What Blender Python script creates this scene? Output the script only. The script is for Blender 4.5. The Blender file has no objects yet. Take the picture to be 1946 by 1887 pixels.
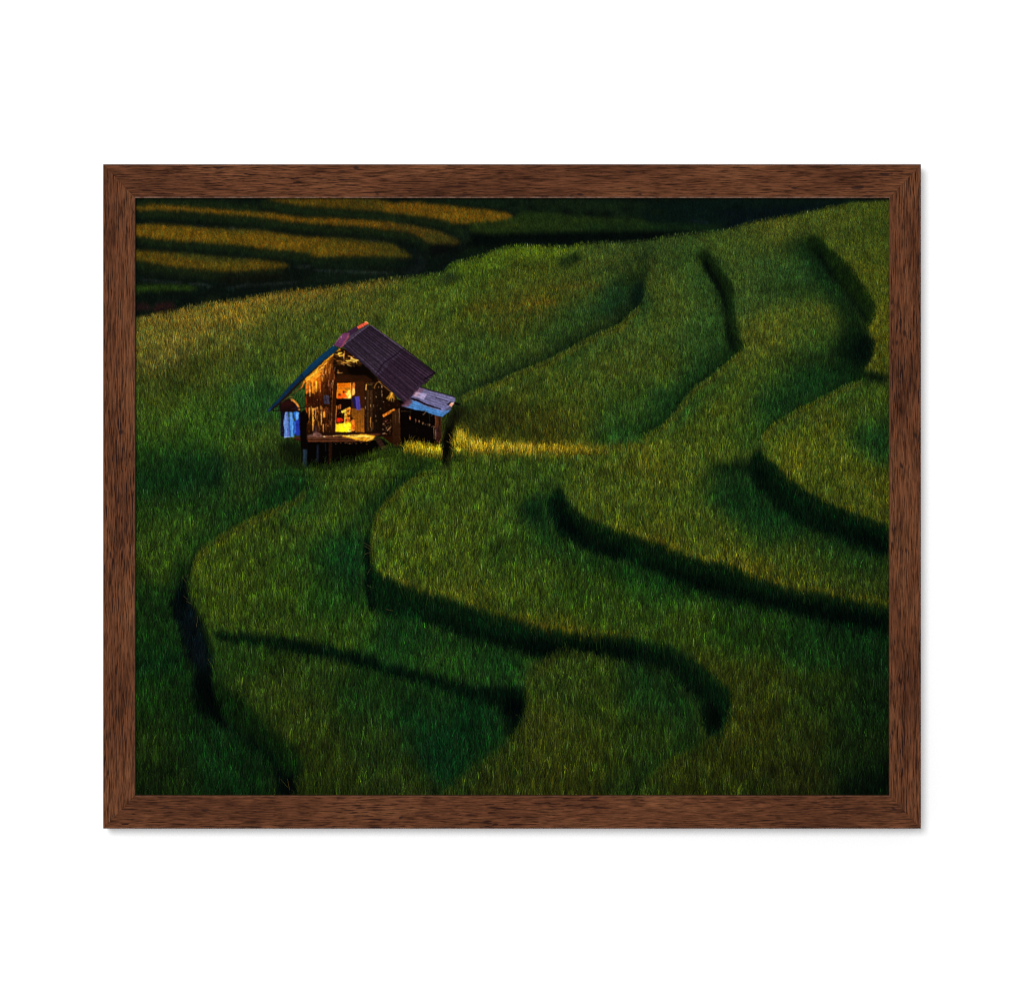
import numpy as np
# ---------------------------------------------------------------------------
# The printed sheet: a rice-terrace picture drawn by code (soft shapes, then
# some hundred thousand grass strokes, then the hut), one colour per print dot.
# ---------------------------------------------------------------------------
PX0, PY0, PW, PH = 256, 375, 1436, 1138          # sheet, in units of the drawing
rng = np.random.default_rng(11)

TILES = dict(A=(250, 370, 3.892), B=(740, 370, 3.892), C=(1220, 370, 3.931), D=(250, 600, 4.717),
             E=(250, 850, 3.892), F=(700, 850, 3.892), G=(1200, 820, 3.892), H=(250, 1150, 3.892),
             I=(720, 1150, 3.892), J=(1200, 1150, 3.892), K=(840, 550, 3.892), Z=(490, 590, 4.865), T=(0, 0, 1.0))

def tp(name, *flat):
    x, y, s = TILES[name]
    a = np.array(flat, float).reshape(-1, 2)
    return np.stack([x + a[:, 0] / s - PX0, y + a[:, 1] / s - PY0], 1)

def join(*parts):
    return np.concatenate(parts, 0)

def chaikin(p, n=2, closed=True):
    for _ in range(n):
        q = np.roll(p, -1, 0) if closed else p[1:]
        b = p if closed else p[:-1]
        r = np.empty((len(b) * 2, 2))
        r[0::2] = b * .75 + q * .25
        r[1::2] = b * .25 + q * .75
        p = r if closed else np.concatenate([p[:1], r, p[-1:]], 0)
    return p

def fill(p, x0, y0, w, h):
    """coverage of polygon p on the pixel window (x0, y0, w, h)"""
    m = np.zeros((h, w), np.float32)
    ax, ay = p[:, 0], p[:, 1]
    bx, by = np.roll(ax, -1), np.roll(ay, -1)
    for r in range(h):
        for sub in (.25, .75):
            yc = y0 + r + sub
            k = (ay <= yc) != (by <= yc)
            if not k.any():
                continue
            xs = np.sort(ax[k] + (yc - ay[k]) * (bx[k] - ax[k]) / (by[k] - ay[k])) - x0
            for i in range(0, len(xs) - 1, 2):
                a, b = max(xs[i], 0.), min(xs[i + 1], float(w))
                if b <= a:
                    continue
                ia, ib = int(a), int(b)
                if ia == ib:
                    m[r, ia] += .5 * (b - a)
                else:
                    m[r, ia] += .5 * (ia + 1 - a)
                    m[r, ia + 1:ib] += .5
                    if ib < w:
                        m[r, ib] += .5 * (b - ib)
    return np.minimum(m, 1)

def box(a, r, axis):
    if r < 1:
        return a
    pad = [(0, 0), (0, 0)]
    pad[axis] = (r + 1, r)
    c = np.cumsum(np.pad(a, pad, mode='edge'), axis, dtype=np.float64)
    n = a.shape[axis]
    hi = np.take(c, np.arange(2 * r + 1, 2 * r + 1 + n), axis)
    lo = np.take(c, np.arange(0, n), axis)
    return ((hi - lo) / (2 * r + 1)).astype(np.float32)

def blur(a, sx, sy=None):
    sy = sx if sy is None else sy
    for s, ax in ((sx, 1), (sy, 0)):
        r = int(round(s * .95))
        if s > .4:
            for _ in range(3):
                a = box(a, max(r, 1), ax)
    return a

def mask(p, sx=1.5, sy=None, smooth=2):
    """(window slices, soft coverage) of a polygon on the sheet"""
    sy = sx if sy is None else sy
    if smooth:
        p = chaikin(p, smooth)
    m = int(3 * max(sx, sy)) + 3
    x0, y0 = int(p[:, 0].min()) - m, int(p[:, 1].min()) - m
    x1, y1 = int(p[:, 0].max()) + m, int(p[:, 1].max()) + m
    x0, y0 = max(x0, -60), max(y0, -60)
    x1, y1 = min(x1, PW + 60), min(y1, PH + 60)
    if x1 <= x0 or y1 <= y0:
        return None
    c = blur(fill(p, x0, y0, x1 - x0, y1 - y0), sx, sy)
    cx0, cy0, cx1, cy1 = max(x0, 0), max(y0, 0), min(x1, PW), min(y1, PH)
    if cx1 <= cx0 or cy1 <= cy0:
        return None
    return (slice(cy0, cy1), slice(cx0, cx1)), c[cy0 - y0:cy1 - y0, cx0 - x0:cx1 - x0]

def full_mask(p, s=1.0, smooth=2):
    o = np.zeros((PH, PW), np.float32)
    r = mask(p, s, None, smooth)
    if r:
        o[r[0]] = r[1]
    return o

def noise(cx, cy, octaves=4, seed=0, w=None, h=None):
    """smooth value noise, cell size (cx, cy), about -1..1"""
    w, h = w or PW, h or PH
    g = np.random.default_rng(seed)
    out = np.zeros((h, w), np.float32)
    amp, tot = 1.0, 0.
    for _ in range(octaves):
        nx, ny = int(w / cx) + 3, int(h / cy) + 3
        t = g.normal(0, 1, (ny, nx)).astype(np.float32)
        fx, fy = np.arange(w) / cx, np.arange(h) / cy
        ix, iy = fx.astype(int), fy.astype(int)
        ux, uy = fx - ix, fy - iy
        ux, uy = (ux * ux * (3 - 2 * ux)).astype(np.float32), (uy * uy * (3 - 2 * uy)).astype(np.float32)
        r0 = t[:, ix] * (1 - ux) + t[:, ix + 1] * ux
        out += amp * (r0[iy] * (1 - uy)[:, None] + r0[iy + 1] * uy[:, None])
        tot += amp * amp
        amp *= .6
        cx, cy = max(cx / 2, 1.01), max(cy / 2, 1.01)
    return out / np.float32(np.sqrt(tot) * 1.3)

# ---- 1. ground colours ----------------------------------------------------
CTRL = np.array([
    # x, y, r, g, b   (mean colour of the sheet round that point)
    270, 640, 98, 86, 24, 330, 610, 112, 92, 26, 450, 580, 112, 94, 24, 560, 560, 100, 86, 24, 680, 560, 86, 78, 22,
    300, 690, 84, 76, 22, 420, 650, 82, 76, 22, 540, 620, 72, 74, 20, 650, 600, 72, 76, 20, 760, 590, 78, 82, 20,
    300, 740, 58, 62, 14, 400, 710, 66, 68, 16, 500, 690, 62, 72, 18, 600, 650, 64, 72, 18, 280, 800, 56, 70, 16,
    380, 780, 54, 72, 16, 480, 760, 40, 74, 24, 400, 830, 46, 68, 14, 480, 820, 56, 68, 16, 280, 860, 34, 58, 14,
    300, 910, 16, 48, 16, 380, 890, 16, 50, 18, 460, 880, 38, 50, 14, 300, 960, 36, 54, 12, 400, 950, 30, 54, 14,
    480, 940, 38, 50, 12, 300, 1020, 46, 58, 12, 380, 1000, 46, 58, 12, 560, 940, 20, 56, 18, 640, 910, 56, 66, 14,
    720, 900, 62, 70, 14, 600, 980, 58, 62, 12, 680, 960, 54, 62, 12, 500, 1010, 52, 58, 12, 450, 1070, 52, 58, 10,
    560, 1060, 44, 58, 12, 640, 1050, 24, 58, 18, 420, 1130, 50, 58, 10, 520, 1130, 46, 56, 10, 620, 1140, 30, 54, 12,
    450, 1170, 46, 54, 10, 560, 1190, 44, 52, 10, 660, 1200, 42, 54, 10, 740, 1220, 24, 52, 14, 860, 1250, 30, 52, 12,
    940, 1270, 26, 52, 14, 800, 920, 62, 70, 14, 900, 900, 58, 66, 14, 1000, 890, 54, 64, 14, 780, 980, 66, 68, 12,
    880, 980, 62, 66, 13, 960, 960, 52, 64, 14, 760, 1050, 66, 68, 12, 860, 1060, 62, 64, 12, 960, 1050, 46, 60, 13,
    860, 1130, 62, 60, 10, 1000, 1120, 52, 58, 11, 1100, 1130, 44, 58, 11, 1050, 1190, 58, 54, 8, 1180, 1170, 44, 54, 10,
    1300, 1190, 44, 54, 10, 1250, 1110, 32, 58, 12, 1400, 1200, 30, 48, 10, 1550, 1220, 22, 44, 11, 1660, 1230, 14, 32, 10,
    1350, 1270, 46, 46, 8, 1450, 1300, 40, 42, 8, 1560, 1320, 30, 38, 8, 1650, 1330, 16, 30, 8, 1420, 1380, 42, 40, 7,
    1520, 1400, 34, 36, 7, 1620, 1420, 18, 28, 7, 1680, 1480, 7, 15, 5, 1400, 1460, 36, 36, 6, 1500, 1480, 28, 28, 6,
    1300, 1490, 36, 36, 6, 280, 1180, 22, 44, 11, 280, 1240, 16, 44, 12, 300, 1320, 20, 42, 9, 330, 1380, 20, 36, 8,
    280, 1400, 24, 34, 7, 400, 1400, 15, 38, 11, 300, 1480, 17, 26, 6, 440, 1470, 13, 34, 9, 480, 1240, 30, 46, 10,
    520, 1300, 38, 44, 9, 600, 1270, 34, 46, 10, 580, 1360, 38, 42, 8, 700, 1320, 24, 44, 11, 700, 1400, 30, 40, 9,
    800, 1360, 18, 44, 13, 880, 1380, 11, 42, 15, 620, 1440, 34, 38, 7, 740, 1450, 26, 36, 9, 850, 1440, 10, 38, 14,
    600, 1500, 30, 34, 6, 760, 1490, 32, 34, 7, 1050, 1290, 38, 46, 10, 1040, 1360, 46, 46, 9, 1120, 1330, 38, 44, 9,
    1130, 1420, 42, 42, 7, 1000, 1450, 42, 42, 8, 1240, 1320, 24, 44, 12, 1230, 1390, 34, 44, 9, 1220, 1460, 32, 38, 8,
    950, 1490, 36, 36, 7, 1100, 1490, 38, 36, 6, 1200, 1490, 26, 36, 8,
    860, 560, 74, 82, 18, 900, 500, 70, 86, 16, 1000, 480, 72, 88, 16, 1060, 460, 80, 92, 16, 960, 530, 72, 76, 18,
    1060, 530, 64, 72, 18, 1150, 480, 68, 74, 22, 1220, 470, 58, 68, 22, 850, 620, 74, 78, 18, 930, 590, 74, 72, 16,
    1000, 570, 88, 76, 16, 1100, 540, 74, 70, 18, 1020, 620, 58, 66, 18, 1100, 600, 44, 66, 22, 1170, 570, 28, 58, 24,
    900, 660, 52, 66, 18, 980, 660, 62, 68, 16, 1060, 650, 40, 66, 22, 900, 720, 56, 70, 20, 980, 690, 58, 70, 18,
    900, 760, 50, 66, 18, 980, 760, 64, 68, 16, 1060, 730, 64, 70, 16, 1140, 700, 66, 72, 18, 1200, 650, 64, 72, 20,
    900, 810, 52, 50, 12, 1000, 810, 62, 60, 12, 1100, 790, 66, 64, 13, 1190, 770, 60, 68, 15, 1180, 800, 30, 62, 20,
    1260, 620, 64, 74, 20, 1280, 530, 72, 78, 22, 1320, 520, 48, 70, 22, 1260, 700, 66, 70, 16, 1330, 640, 48, 70, 22,
    1330, 700, 42, 68, 22, 1270, 760, 34, 66, 22, 1400, 470, 66, 76, 22, 1480, 430, 84, 80, 20, 1580, 420, 76, 78, 20,
    1660, 400, 72, 76, 18, 1460, 500, 58, 74, 24, 1420, 560, 60, 74, 24, 1500, 540, 48, 72, 24, 1470, 610, 80, 78, 18,
    1540, 610, 74, 76, 18, 1450, 660, 74, 74, 18, 1550, 660, 46, 68, 20, 1640, 440, 76, 78, 18, 1660, 520, 78, 78, 16,
    1680, 600, 82, 78, 14, 1670, 660, 76, 72, 13, 1400, 730, 66, 72, 16, 1480, 720, 50, 68, 18, 1560, 720, 24, 58, 22,
    1380, 780, 68, 70, 14, 1480, 770, 30, 62, 22, 1340, 820, 66, 70, 14, 1430, 810, 52, 68, 16, 1560, 790, 76, 74, 14,
    1640, 770, 58, 68, 15, 1680, 830, 26, 54, 17, 1500, 850, 80, 76, 13, 1580, 880, 74, 72, 13, 1650, 920, 70, 66, 12,
    1250, 880, 76, 72, 13, 1350, 880, 66, 68, 14, 1150, 910, 66, 68, 14, 1200, 960, 68, 68, 13, 1300, 960, 62, 66, 14,
    1400, 930, 30, 58, 18, 1250, 1010, 72, 66, 11, 1350, 1020, 66, 64, 12, 1450, 1010, 34, 60, 17, 1500, 1070, 60, 58, 11,
    1420, 1060, 68, 60, 9, 1580, 1080, 40, 54, 13, 1660, 1110, 44, 44, 9, 1650, 1080, 34, 50, 13, 1560, 1110, 58, 52, 8,
], float).reshape(-1, 5)

def control_field():
    f = 6
    w, h = PW // f + 2, PH // f + 2
    X, Y = np.meshgrid(np.arange(w) * f, np.arange(h) * f)
    num = np.zeros((h, w, 3)); den = np.zeros((h, w, 1))
    for x, y, r, g, b in CTRL:
        d2 = ((X - (x - PX0)) ** 2 + (1.35 * (Y - (y - PY0))) ** 2)
        k = (np.exp(-d2 / (2 * 34. ** 2)) + 2e-3 * np.exp(-d2 / (2 * 110. ** 2)) + 1e-9)[..., None]
        num += k * np.array([r, g, b]); den += k
    c = num / den
    yi, xi = np.arange(PH) / f, np.arange(PW) / f
    y0, x0 = yi.astype(int), xi.astype(int)
    uy, ux = (yi - y0)[:, None, None], (xi - x0)[None, :, None]
    a = c[y0][:, x0] * (1 - ux) + c[y0][:, x0 + 1] * ux
    b = c[y0 + 1][:, x0] * (1 - ux) + c[y0 + 1][:, x0 + 1] * ux
    return (a * (1 - uy) + b * uy).astype(np.float32)

IMG = control_field()
_w = np.clip((IMG[..., 0] - IMG[..., 1] - 2) / 10, 0, 1)
_up = np.clip((760 - np.arange(PH, dtype=np.float32) - PY0 + 200) / 300, 0, 1)[:, None]
IMG[..., 0] *= .86 + .06 * _up + (.14 - .06 * _up) * _w
IMG[..., 1] *= 1.02
IMG[..., 2] *= 1.12
IMG *= (1.05 + .09 * _up)[..., None]
_g = np.clip(IMG[..., 1] / np.maximum(IMG[..., 0], 1) - 1.4, 0, 1)
IMG *= (1 - .16 * _g)[..., None]

def paint(p, col, sx=2.0, sy=None, op=1.0, clip=None, smooth=2, dst=None):
    r = mask(p, sx, sy, smooth)
    if r is None:
        return
    s, m = r
    m = m * op
    if clip is not None:
        m = m * clip[s]
    d = IMG if dst is None else dst
    if col[1] > 1.8 * col[0] and col[1] > 26:
        col = (col[0] * 1.02, col[1] * .80, col[2] * .66)      # shaded grass is green rather than teal
    d[s] += (np.array(col, np.float32) - d[s]) * m[..., None]

# --- the open edges of the terraces, each as traced ------------------------
T1 = join(tp('B', 1946, 470, 1925, 540, 1905, 640, 1895, 740, 1850, 820, 1780, 885, 1730, 940),
          tp('K', 1290, 280, 1160, 320, 1050, 375, 960, 430, 850, 490, 740, 545, 560, 610, 400, 690, 250, 745, 130, 800))
R1 = full_mask(join(tp('T', 1300, 420), T1, tp('T', 872, 860, 1700, 860, 1700, 420)), .8, 1)
T2 = join(tp('C', 500, 405, 530, 480, 590, 560, 650, 620, 690, 680, 685, 800, 690, 900, 715, 1000, 755, 1120, 740, 1165, 690, 1215, 560, 1320, 470, 1400,
             390, 1440, 290, 1570, 200, 1690, 110, 1760, 0, 1800))
R2 = full_mask(join(tp('T', 1347, 376), T2, tp('T', 1180, 832, 1130, 850, 1700, 900, 1700, 376)), .8, 1)
T3 = tp('C', 1330, 285, 1400, 390, 1480, 460, 1590, 560, 1640, 650, 1700, 740, 1750, 820, 1748, 880, 1690, 970, 1700, 1050, 1755, 1085, 1740, 1170, 1700, 1250, 1650, 1305)
R3 = full_mask(join(tp('T', 1560, 376), T3, tp('C', 1850, 1310), tp('T', 1700, 376)), .8, 1)
T4 = join(tp('C', 1850, 1395, 1650, 1385, 1500, 1440, 1390, 1500, 1250, 1570, 1130, 1630, 1020, 1690, 940, 1750, 890, 1830),
          tp('G', 960, 40, 945, 80, 975, 180, 1080, 270, 1200, 370, 1330, 440, 1400, 500, 1560, 550, 1700, 610, 1800, 645, 1912, 670))
R4 = full_mask(T4, .8, 1)
T5 = join(tp('F', 1430, 270, 1445, 330, 1470, 390, 1530, 450, 1640, 530, 1800, 585, 1946, 640),
          tp('G', 100, 780, 250, 830, 400, 900, 560, 950, 750, 970, 900, 1060, 1050, 1110, 1200, 1150, 1350, 1170, 1550, 1215, 1700, 1245, 1912, 1265))
T6 = join(tp('F', 560, 135, 450, 160, 330, 220, 230, 310, 130, 400, 60, 480, 25, 600, 15, 720, 20, 850, 80, 920, 190, 970, 300, 1030, 430, 1065, 560, 1100, 700, 1145,
             830, 1190, 980, 1230, 1150, 1280, 1300, 1330, 1500, 1362, 1700, 1380, 1946, 1392),
          tp('J', 60, 255, 200, 270, 300, 295, 400, 345, 480, 420, 570, 480, 650, 570, 715, 610, 740, 690, 730, 790, 690, 870, 630, 950, 590, 985))
R6 = full_mask(join(T6, tp('T', 1700, 1400, 1700, 840, 860, 840)), .8, 1)
T7 = tp('E', 1270, 300, 1250, 370, 1110, 430, 980, 485, 850, 545, 750, 605, 640, 675, 520, 745, 470, 810, 440, 900, 410, 1000, 430, 1080, 500, 1150, 540, 1250, 590, 1340)
B0 = join(tp('H', 600, 185, 760, 190, 900, 205, 1100, 225, 1250, 250, 1400, 282, 1550, 315, 1700, 350, 1820, 385),
          tp('I', 0, 410, 100, 435, 250, 472, 400, 512, 560, 560, 750, 595, 900, 605, 1060, 590))
R7 = full_mask(join(T7, B0, tp('T', 1010, 1200, 640, 860)), .8, 1)

# --- soft shade on the near side of each lit edge, then the dark banks ------
def back(edge, dx, dy):
    return join(edge, (edge + np.array([dx, dy]))[::-1])
not1 = 1 - R1
paint(back(T1[:6], -30, 4), (20, 46, 22), 11, 9, .75, not1)
paint(back(T1[4:], -18, -20), (32, 58, 26), 11, 9, .8, not1)
paint(back(T1[3:], -6, -8), (22, 46, 22), 4, 4, .7, not1)
paint(tp('B', 1800, 600, 1895, 640, 1890, 760, 1830, 830, 1790, 800, 1800, 700), (8, 26, 18), 5, 6, .9, not1)
paint(tp('B', 1946, 350, 1880, 430, 1700, 505, 1450, 585, 1430, 600, 1600, 560, 1800, 490, 1946, 440), (32, 50, 20), 5, 3, .8, not1)
paint(tp('B', 1946, 480, 1700, 560, 1650, 640, 1750, 700, 1850, 640, 1946, 560), (26, 56, 24), 12, 10, .7, not1)
not2 = 1 - R2
paint(back(T2[2:11], -30, 8), (22, 62, 26), 12, 12, .8, not2)
paint(back(T2[9:], -22, -26), (20, 60, 24), 13, 11, .85, not2)
paint(tp('C', 400, 420, 500, 400, 560, 500, 640, 610, 690, 690, 690, 800, 690, 900, 720, 1000, 755, 1120, 740, 1165, 690, 1200, 660, 1150, 630, 1000, 630, 860,
         600, 760, 540, 640, 480, 550, 420, 480), (20, 48, 17), 3.5, 4, .95)
paint(tp('C', 455, 470, 485, 460, 520, 540, 580, 640, 625, 740, 645, 850, 645, 960, 675, 1060, 710, 1160, 690, 1200, 650, 1100, 630, 980, 630, 840,
         590, 740, 520, 620, 465, 545), (3, 9, 6), 3.5, 4, .95)
not3 = 1 - R3
paint(tp('C', 1090, 330, 1250, 290, 1330, 300, 1420, 420, 1500, 560, 1620, 760, 1690, 960, 1680, 1060, 1480, 940, 1300, 640, 1200, 480, 1080, 420), (14, 54, 26), 12, 12, .85, not3)
paint(tp('C', 1220, 330, 1320, 290, 1400, 390, 1480, 460, 1590, 560, 1640, 650, 1700, 740, 1750, 820, 1748, 880, 1690, 970, 1650, 900, 1560, 740, 1450, 600, 1330, 460, 1240, 390),
      (18, 46, 14), 3.5, 4, .95)
paint(tp('C', 1270, 370, 1315, 380, 1415, 550, 1530, 690, 1610, 800, 1680, 905, 1690, 970, 1620, 880, 1540, 740, 1420, 600, 1320, 470), (3, 9, 7), 4, 4, .9)
paint(tp('C', 1560, 860, 1690, 970, 1700, 1060, 1760, 1090, 1700, 1260, 1450, 1340, 1420, 1180, 1480, 1000), (11, 40, 18), 13, 13, .9, not3)
paint(tp('C', 1540, 1000, 1690, 980, 1755, 1085, 1740, 1170, 1700, 1250, 1650, 1310, 1846, 1310, 1846, 1390, 1650, 1385, 1500, 1430, 1420, 1300, 1480, 1120), (8, 30, 14), 9, 9, .95, not3)
paint(tp('C', 1590, 1060, 1700, 1060, 1740, 1110, 1700, 1240, 1640, 1310, 1560, 1240), (4, 14, 9), 8, 8, .9, not3)
paint(tp('C', 1690, 1330, 1846, 1320, 1846, 1385, 1700, 1385), (5, 14, 9), 5, 4, .9)
paint(tp('C', 1050, 1400, 1300, 1200, 1600, 1260, 1650, 1390, 1500, 1440, 1390, 1500, 1250, 1570, 1100, 1640, 900, 1700, 860, 1640), (16, 58, 24), 22, 16, .85, (1 - R3) * (1 - R4))
paint(tp('C', 960, 1190, 1200, 1170, 1500, 1160, 1500, 1260, 1250, 1290, 1000, 1280), (30, 46, 14), 16, 8, .6, not3)
paint(tp('C', 820, 650, 1300, 640, 1320, 720, 1000, 720), (30, 60, 20), 16, 5, .5)
paint(tp('C', 880, 1730, 1020, 1690, 960, 1760, 900, 1840, 860, 1887, 700, 1887, 780, 1800), (34, 60, 20), 10, 10, .7, 1 - R4)
for e, d, c1 in ((T1[4:], (-7, -9), (12, 40, 20)), (T2[9:], (-7, -9), (11, 40, 16)), (T4[1:10], (-6, -9), (10, 38, 15))):
    cl = {0: not1, 1: not2, 2: 1 - R4}[0 if e is T1 else 1 if len(e) == len(T2[9:]) else 2] if False else None
    paint(back(e, *d), c1, 4, 4, .45 if e[0, 1] < 300 and e[0, 0] > 900 and c1[2] == 20 else .75, cl)
    paint(back(e, 4, 7), (88, 86, 18), 2, 2.4, .7)
# bank under R4
paint(tp('G', 930, 100, 1010, 180, 1200, 360, 1400, 490, 1700, 600, 1912, 660, 1912, 950, 1650, 850, 1400, 740, 1180, 640, 1060, 540, 960, 430, 870, 350, 870, 230), (6, 24, 8), 1.8, 2.2, 1)
paint(tp('G', 880, 220, 940, 210, 1000, 330, 1100, 440, 1250, 600, 1500, 650, 1912, 780, 1912, 930, 1650, 830, 1400, 730, 1150, 610, 1000, 480, 880, 350), (2, 7, 4), 8, 7, .85)
paint(tp('G', 560, 230, 740, 205, 880, 190, 940, 240, 880, 330, 700, 330, 560, 290), (10, 34, 16), 9, 6, .9, 1 - R4)
paint(tp('G', 520, 300, 880, 330, 1060, 540, 1400, 740, 1912, 950, 1912, 1010, 1500, 900, 1100, 740, 800, 640, 600, 440), (12, 48, 20), 20, 14, .8, 1 - R4)
# bank under the big middle field
paint(join(T5, tp('G', 1912, 1525, 1700, 1480, 1500, 1430, 1300, 1385, 1100, 1330, 950, 1285, 800, 1260, 600, 1230, 420, 1160, 280, 1085, 150, 1020, 0, 965),
           tp('F', 1800, 815, 1650, 775, 1560, 725, 1470, 665, 1390, 630, 1325, 490, 1325, 380, 1370, 300)), (6, 22, 7), 1.5, 2, 1, None, 1)
paint(tp('G', 0, 900, 280, 990, 600, 1080, 900, 1180, 1200, 1230, 1500, 1290, 1912, 1330, 1912, 1500, 1500, 1420, 1100, 1310, 800, 1240, 500, 1160, 250, 1060, 0, 950), (1, 5, 3), 9, 6, .85)
paint(tp('F', 1340, 380, 1420, 400, 1470, 500, 1600, 640, 1750, 700, 1946, 730, 1946, 830, 1800, 800, 1650, 765, 1540, 710, 1440, 650, 1380, 600), (2, 8, 5), 6, 5, .85)
paint(tp('F', 1150, 360, 1340, 300, 1400, 300, 1330, 400, 1390, 630, 1300, 620, 1150, 560, 1080, 450), (10, 44, 22), 12, 10, .9)
paint(join(tp('F', 1390, 630, 1560, 730, 1800, 820, 1946, 840), tp('G', 150, 1020, 420, 1160, 800, 1260, 1100, 1330, 1500, 1430, 1912, 1525, 1912, 1600, 1400, 1480, 900, 1340, 400, 1230, 0, 1080),
           tp('F', 1800, 950, 1500, 850, 1250, 700, 1250, 560)), (12, 50, 20), 12, 12, .75)
# bank under the next field, and its west side
paint(join(T6[6:], tp('J', 560, 980, 540, 900, 525, 780, 510, 700, 430, 625, 330, 540, 250, 455, 150, 440, 0, 420),
           tp('I', 1700, 370, 1500, 330, 1400, 318, 1290, 370, 1200, 410, 1100, 355, 1000, 315, 850, 300, 600, 232, 450, 160, 250, 105, 0, 60),
           tp('E', 1820, 1195, 1750, 1185, 1725, 1120, 1715, 1000, 1725, 850, 1700, 740, 1710, 650)), (6, 24, 8), 1.5, 2, 1, None, 1)
paint(join(tp('E', 1720, 640, 1765, 640, 1770, 760, 1775, 900, 1770, 1020, 1790, 1120, 1800, 1185, 1755, 1180, 1730, 1100, 1720, 1000, 1730, 850, 1712, 740)), (2, 6, 4), 2.5, 4, .95)
paint(tp('I', 300, 40, 600, 130, 800, 180, 1100, 240, 1400, 230, 1700, 240, 1946, 290, 1946, 420, 1700, 365, 1450, 310, 1300, 350, 1210, 400, 1100, 345, 900, 300, 600, 215, 400, 140), (1, 6, 3), 8, 6, .85)
paint(tp('J', 0, 300, 200, 330, 330, 400, 440, 520, 560, 640, 640, 740, 680, 850, 630, 940, 570, 960, 545, 860, 525, 740, 430, 610, 330, 520, 230, 440, 0, 400), (2, 8, 4), 7, 6, .8)
paint(tp('J', 540, 740, 640, 770, 690, 860, 630, 940, 575, 965, 550, 860), (1, 3, 2), 5, 6, .9)
paint(join(T6[:7], T6[:7][::-1] + np.array([-24, -20])), (12, 50, 22), 12, 10, .8, 1 - R6)
paint(back(T6[1:8], -8, -8), (9, 34, 14), 4, 4, .8)
paint(back(T6[1:9], 6, 6), (86, 84, 15), 2, 2.4, .6)
paint(back(T6[9:22], 3, -7), (82, 74, 12), 2.2, 2.6, .7)
paint(back(T5[5:], 2, -7), (86, 76, 12), 2.2, 2.6, .7)
paint(back(T4[12:], 2, -6), (92, 84, 15), 2.2, 2.6, .7)
paint(tp('E', 1650, 480, 1740, 500, 1720, 650, 1705, 760, 1725, 1000, 1735, 1150, 1560, 1100, 1480, 800, 1560, 560), (12, 50, 22), 16, 16, .75, 1 - R6)
paint(tp('I', 0, 60, 300, 120, 600, 232, 900, 310, 1080, 350, 1080, 560, 900, 540, 700, 400, 400, 280, 0, 180), (14, 52, 20), 18, 12, .75)
paint(tp('J', 0, 430, 250, 460, 420, 620, 525, 720, 545, 900, 560, 990, 480, 1080, 300, 1000, 330, 800, 200, 600, 0, 520), (14, 44, 16), 18, 18, .7)
paint(tp('J', 540, 990, 400, 1090, 250, 1160, 120, 1260, 0, 1300, 0, 1200, 300, 1060, 420, 960), (10, 38, 13), 9, 9, .7)
# field at the middle left: shade along its upper edge, ditch on its west side
paint(join(T7[:9], T7[:9][::-1] + np.array([-26, -30])), (16, 54, 20), 14, 11, .75, 1 - R7)
paint(back(T7[:10], -7, -9), (10, 36, 13), 4, 4, .8)
paint(back(T7[:10], 4, 8), (74, 72, 14), 2, 2.4, .65)
paint(tp('E', 970, 330, 1250, 230, 1320, 290, 1250, 370, 1110, 430, 960, 480, 900, 440), (14, 56, 20), 12, 10, .7, 1 - R7)
paint(tp('E', 600, 20, 660, 60, 640, 130, 640, 200, 600, 290, 570, 280, 610, 160, 610, 90), (8, 22, 14), 6, 9, .85)
paint(tp('E', 30, 40, 600, 60, 600, 250, 400, 240, 30, 160), (16, 50, 18), 20, 12, .4)
paint(tp('E', 470, 800, 440, 900, 410, 1000, 340, 1080, 300, 1180, 240, 1180, 260, 1000, 330, 860, 400, 800), (9, 40, 15), 9, 12, .9, 1 - R7)
DITCH = join(tp('E', 430, 900, 405, 1000, 420, 1080, 460, 1150, 500, 1240, 540, 1330), tp('H', 570, 280, 600, 400, 595, 560, 640, 730, 720, 850, 880, 960, 1040, 1060, 1160, 1150, 1260, 1220, 1190, 1290, 1190, 1410,
             1080, 1410, 1065, 1280, 1040, 1180, 960, 1100, 860, 1010, 760, 930, 640, 885, 550, 830, 480, 780, 440, 680, 440, 560, 470, 460, 410, 400, 385, 290, 340, 210, 345, 130, 285, 100),
             tp('E', 290, 1230, 290, 1130, 335, 1010, 390, 950))
paint(DITCH, (3, 8, 7), 3, 4, 1, None, 1)
paint(tp('E', 370, 1190, 440, 1190, 520, 1340, 560, 1480, 480, 1500, 400, 1420, 360, 1300), (7, 13, 15), 6, 8, .9)
paint(tp('H', 400, 250, 560, 300, 590, 400, 540, 440, 430, 390), (8, 13, 15), 6, 6, .9)
paint(tp('H', 460, 500, 590, 560, 640, 730, 720, 850, 560, 830, 480, 770, 445, 660), (1, 3, 2), 4, 4, .95)
paint(tp('H', 1090, 1150, 1200, 1180, 1190, 1290, 1190, 1410, 1080, 1410, 1070, 1260), (1, 4, 3), 4, 5, .9)
paint(tp('H', 600, 480, 700, 600, 830, 660, 870, 750, 1000, 880, 1110, 980, 1180, 1020, 1270, 1100, 1270, 1230, 1150, 1250, 1060, 1170, 900, 1030, 720, 870, 640, 750, 600, 600), (9, 32, 9), 4, 6, .95)
paint(tp('H', 480, 60, 570, 200, 620, 380, 620, 480, 590, 420, 560, 280), (10, 32, 10), 4, 6, .8)
paint(tp('H', 760, 930, 880, 960, 1040, 1080, 1140, 1180, 1060, 1200, 960, 1110, 860, 1020), (3, 14, 6), 5, 5, .7)
paint(tp('H', 30, 395, 200, 375, 390, 365, 400, 410, 200, 430, 30, 455), (5, 22, 8), 6, 5, .85)
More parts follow.
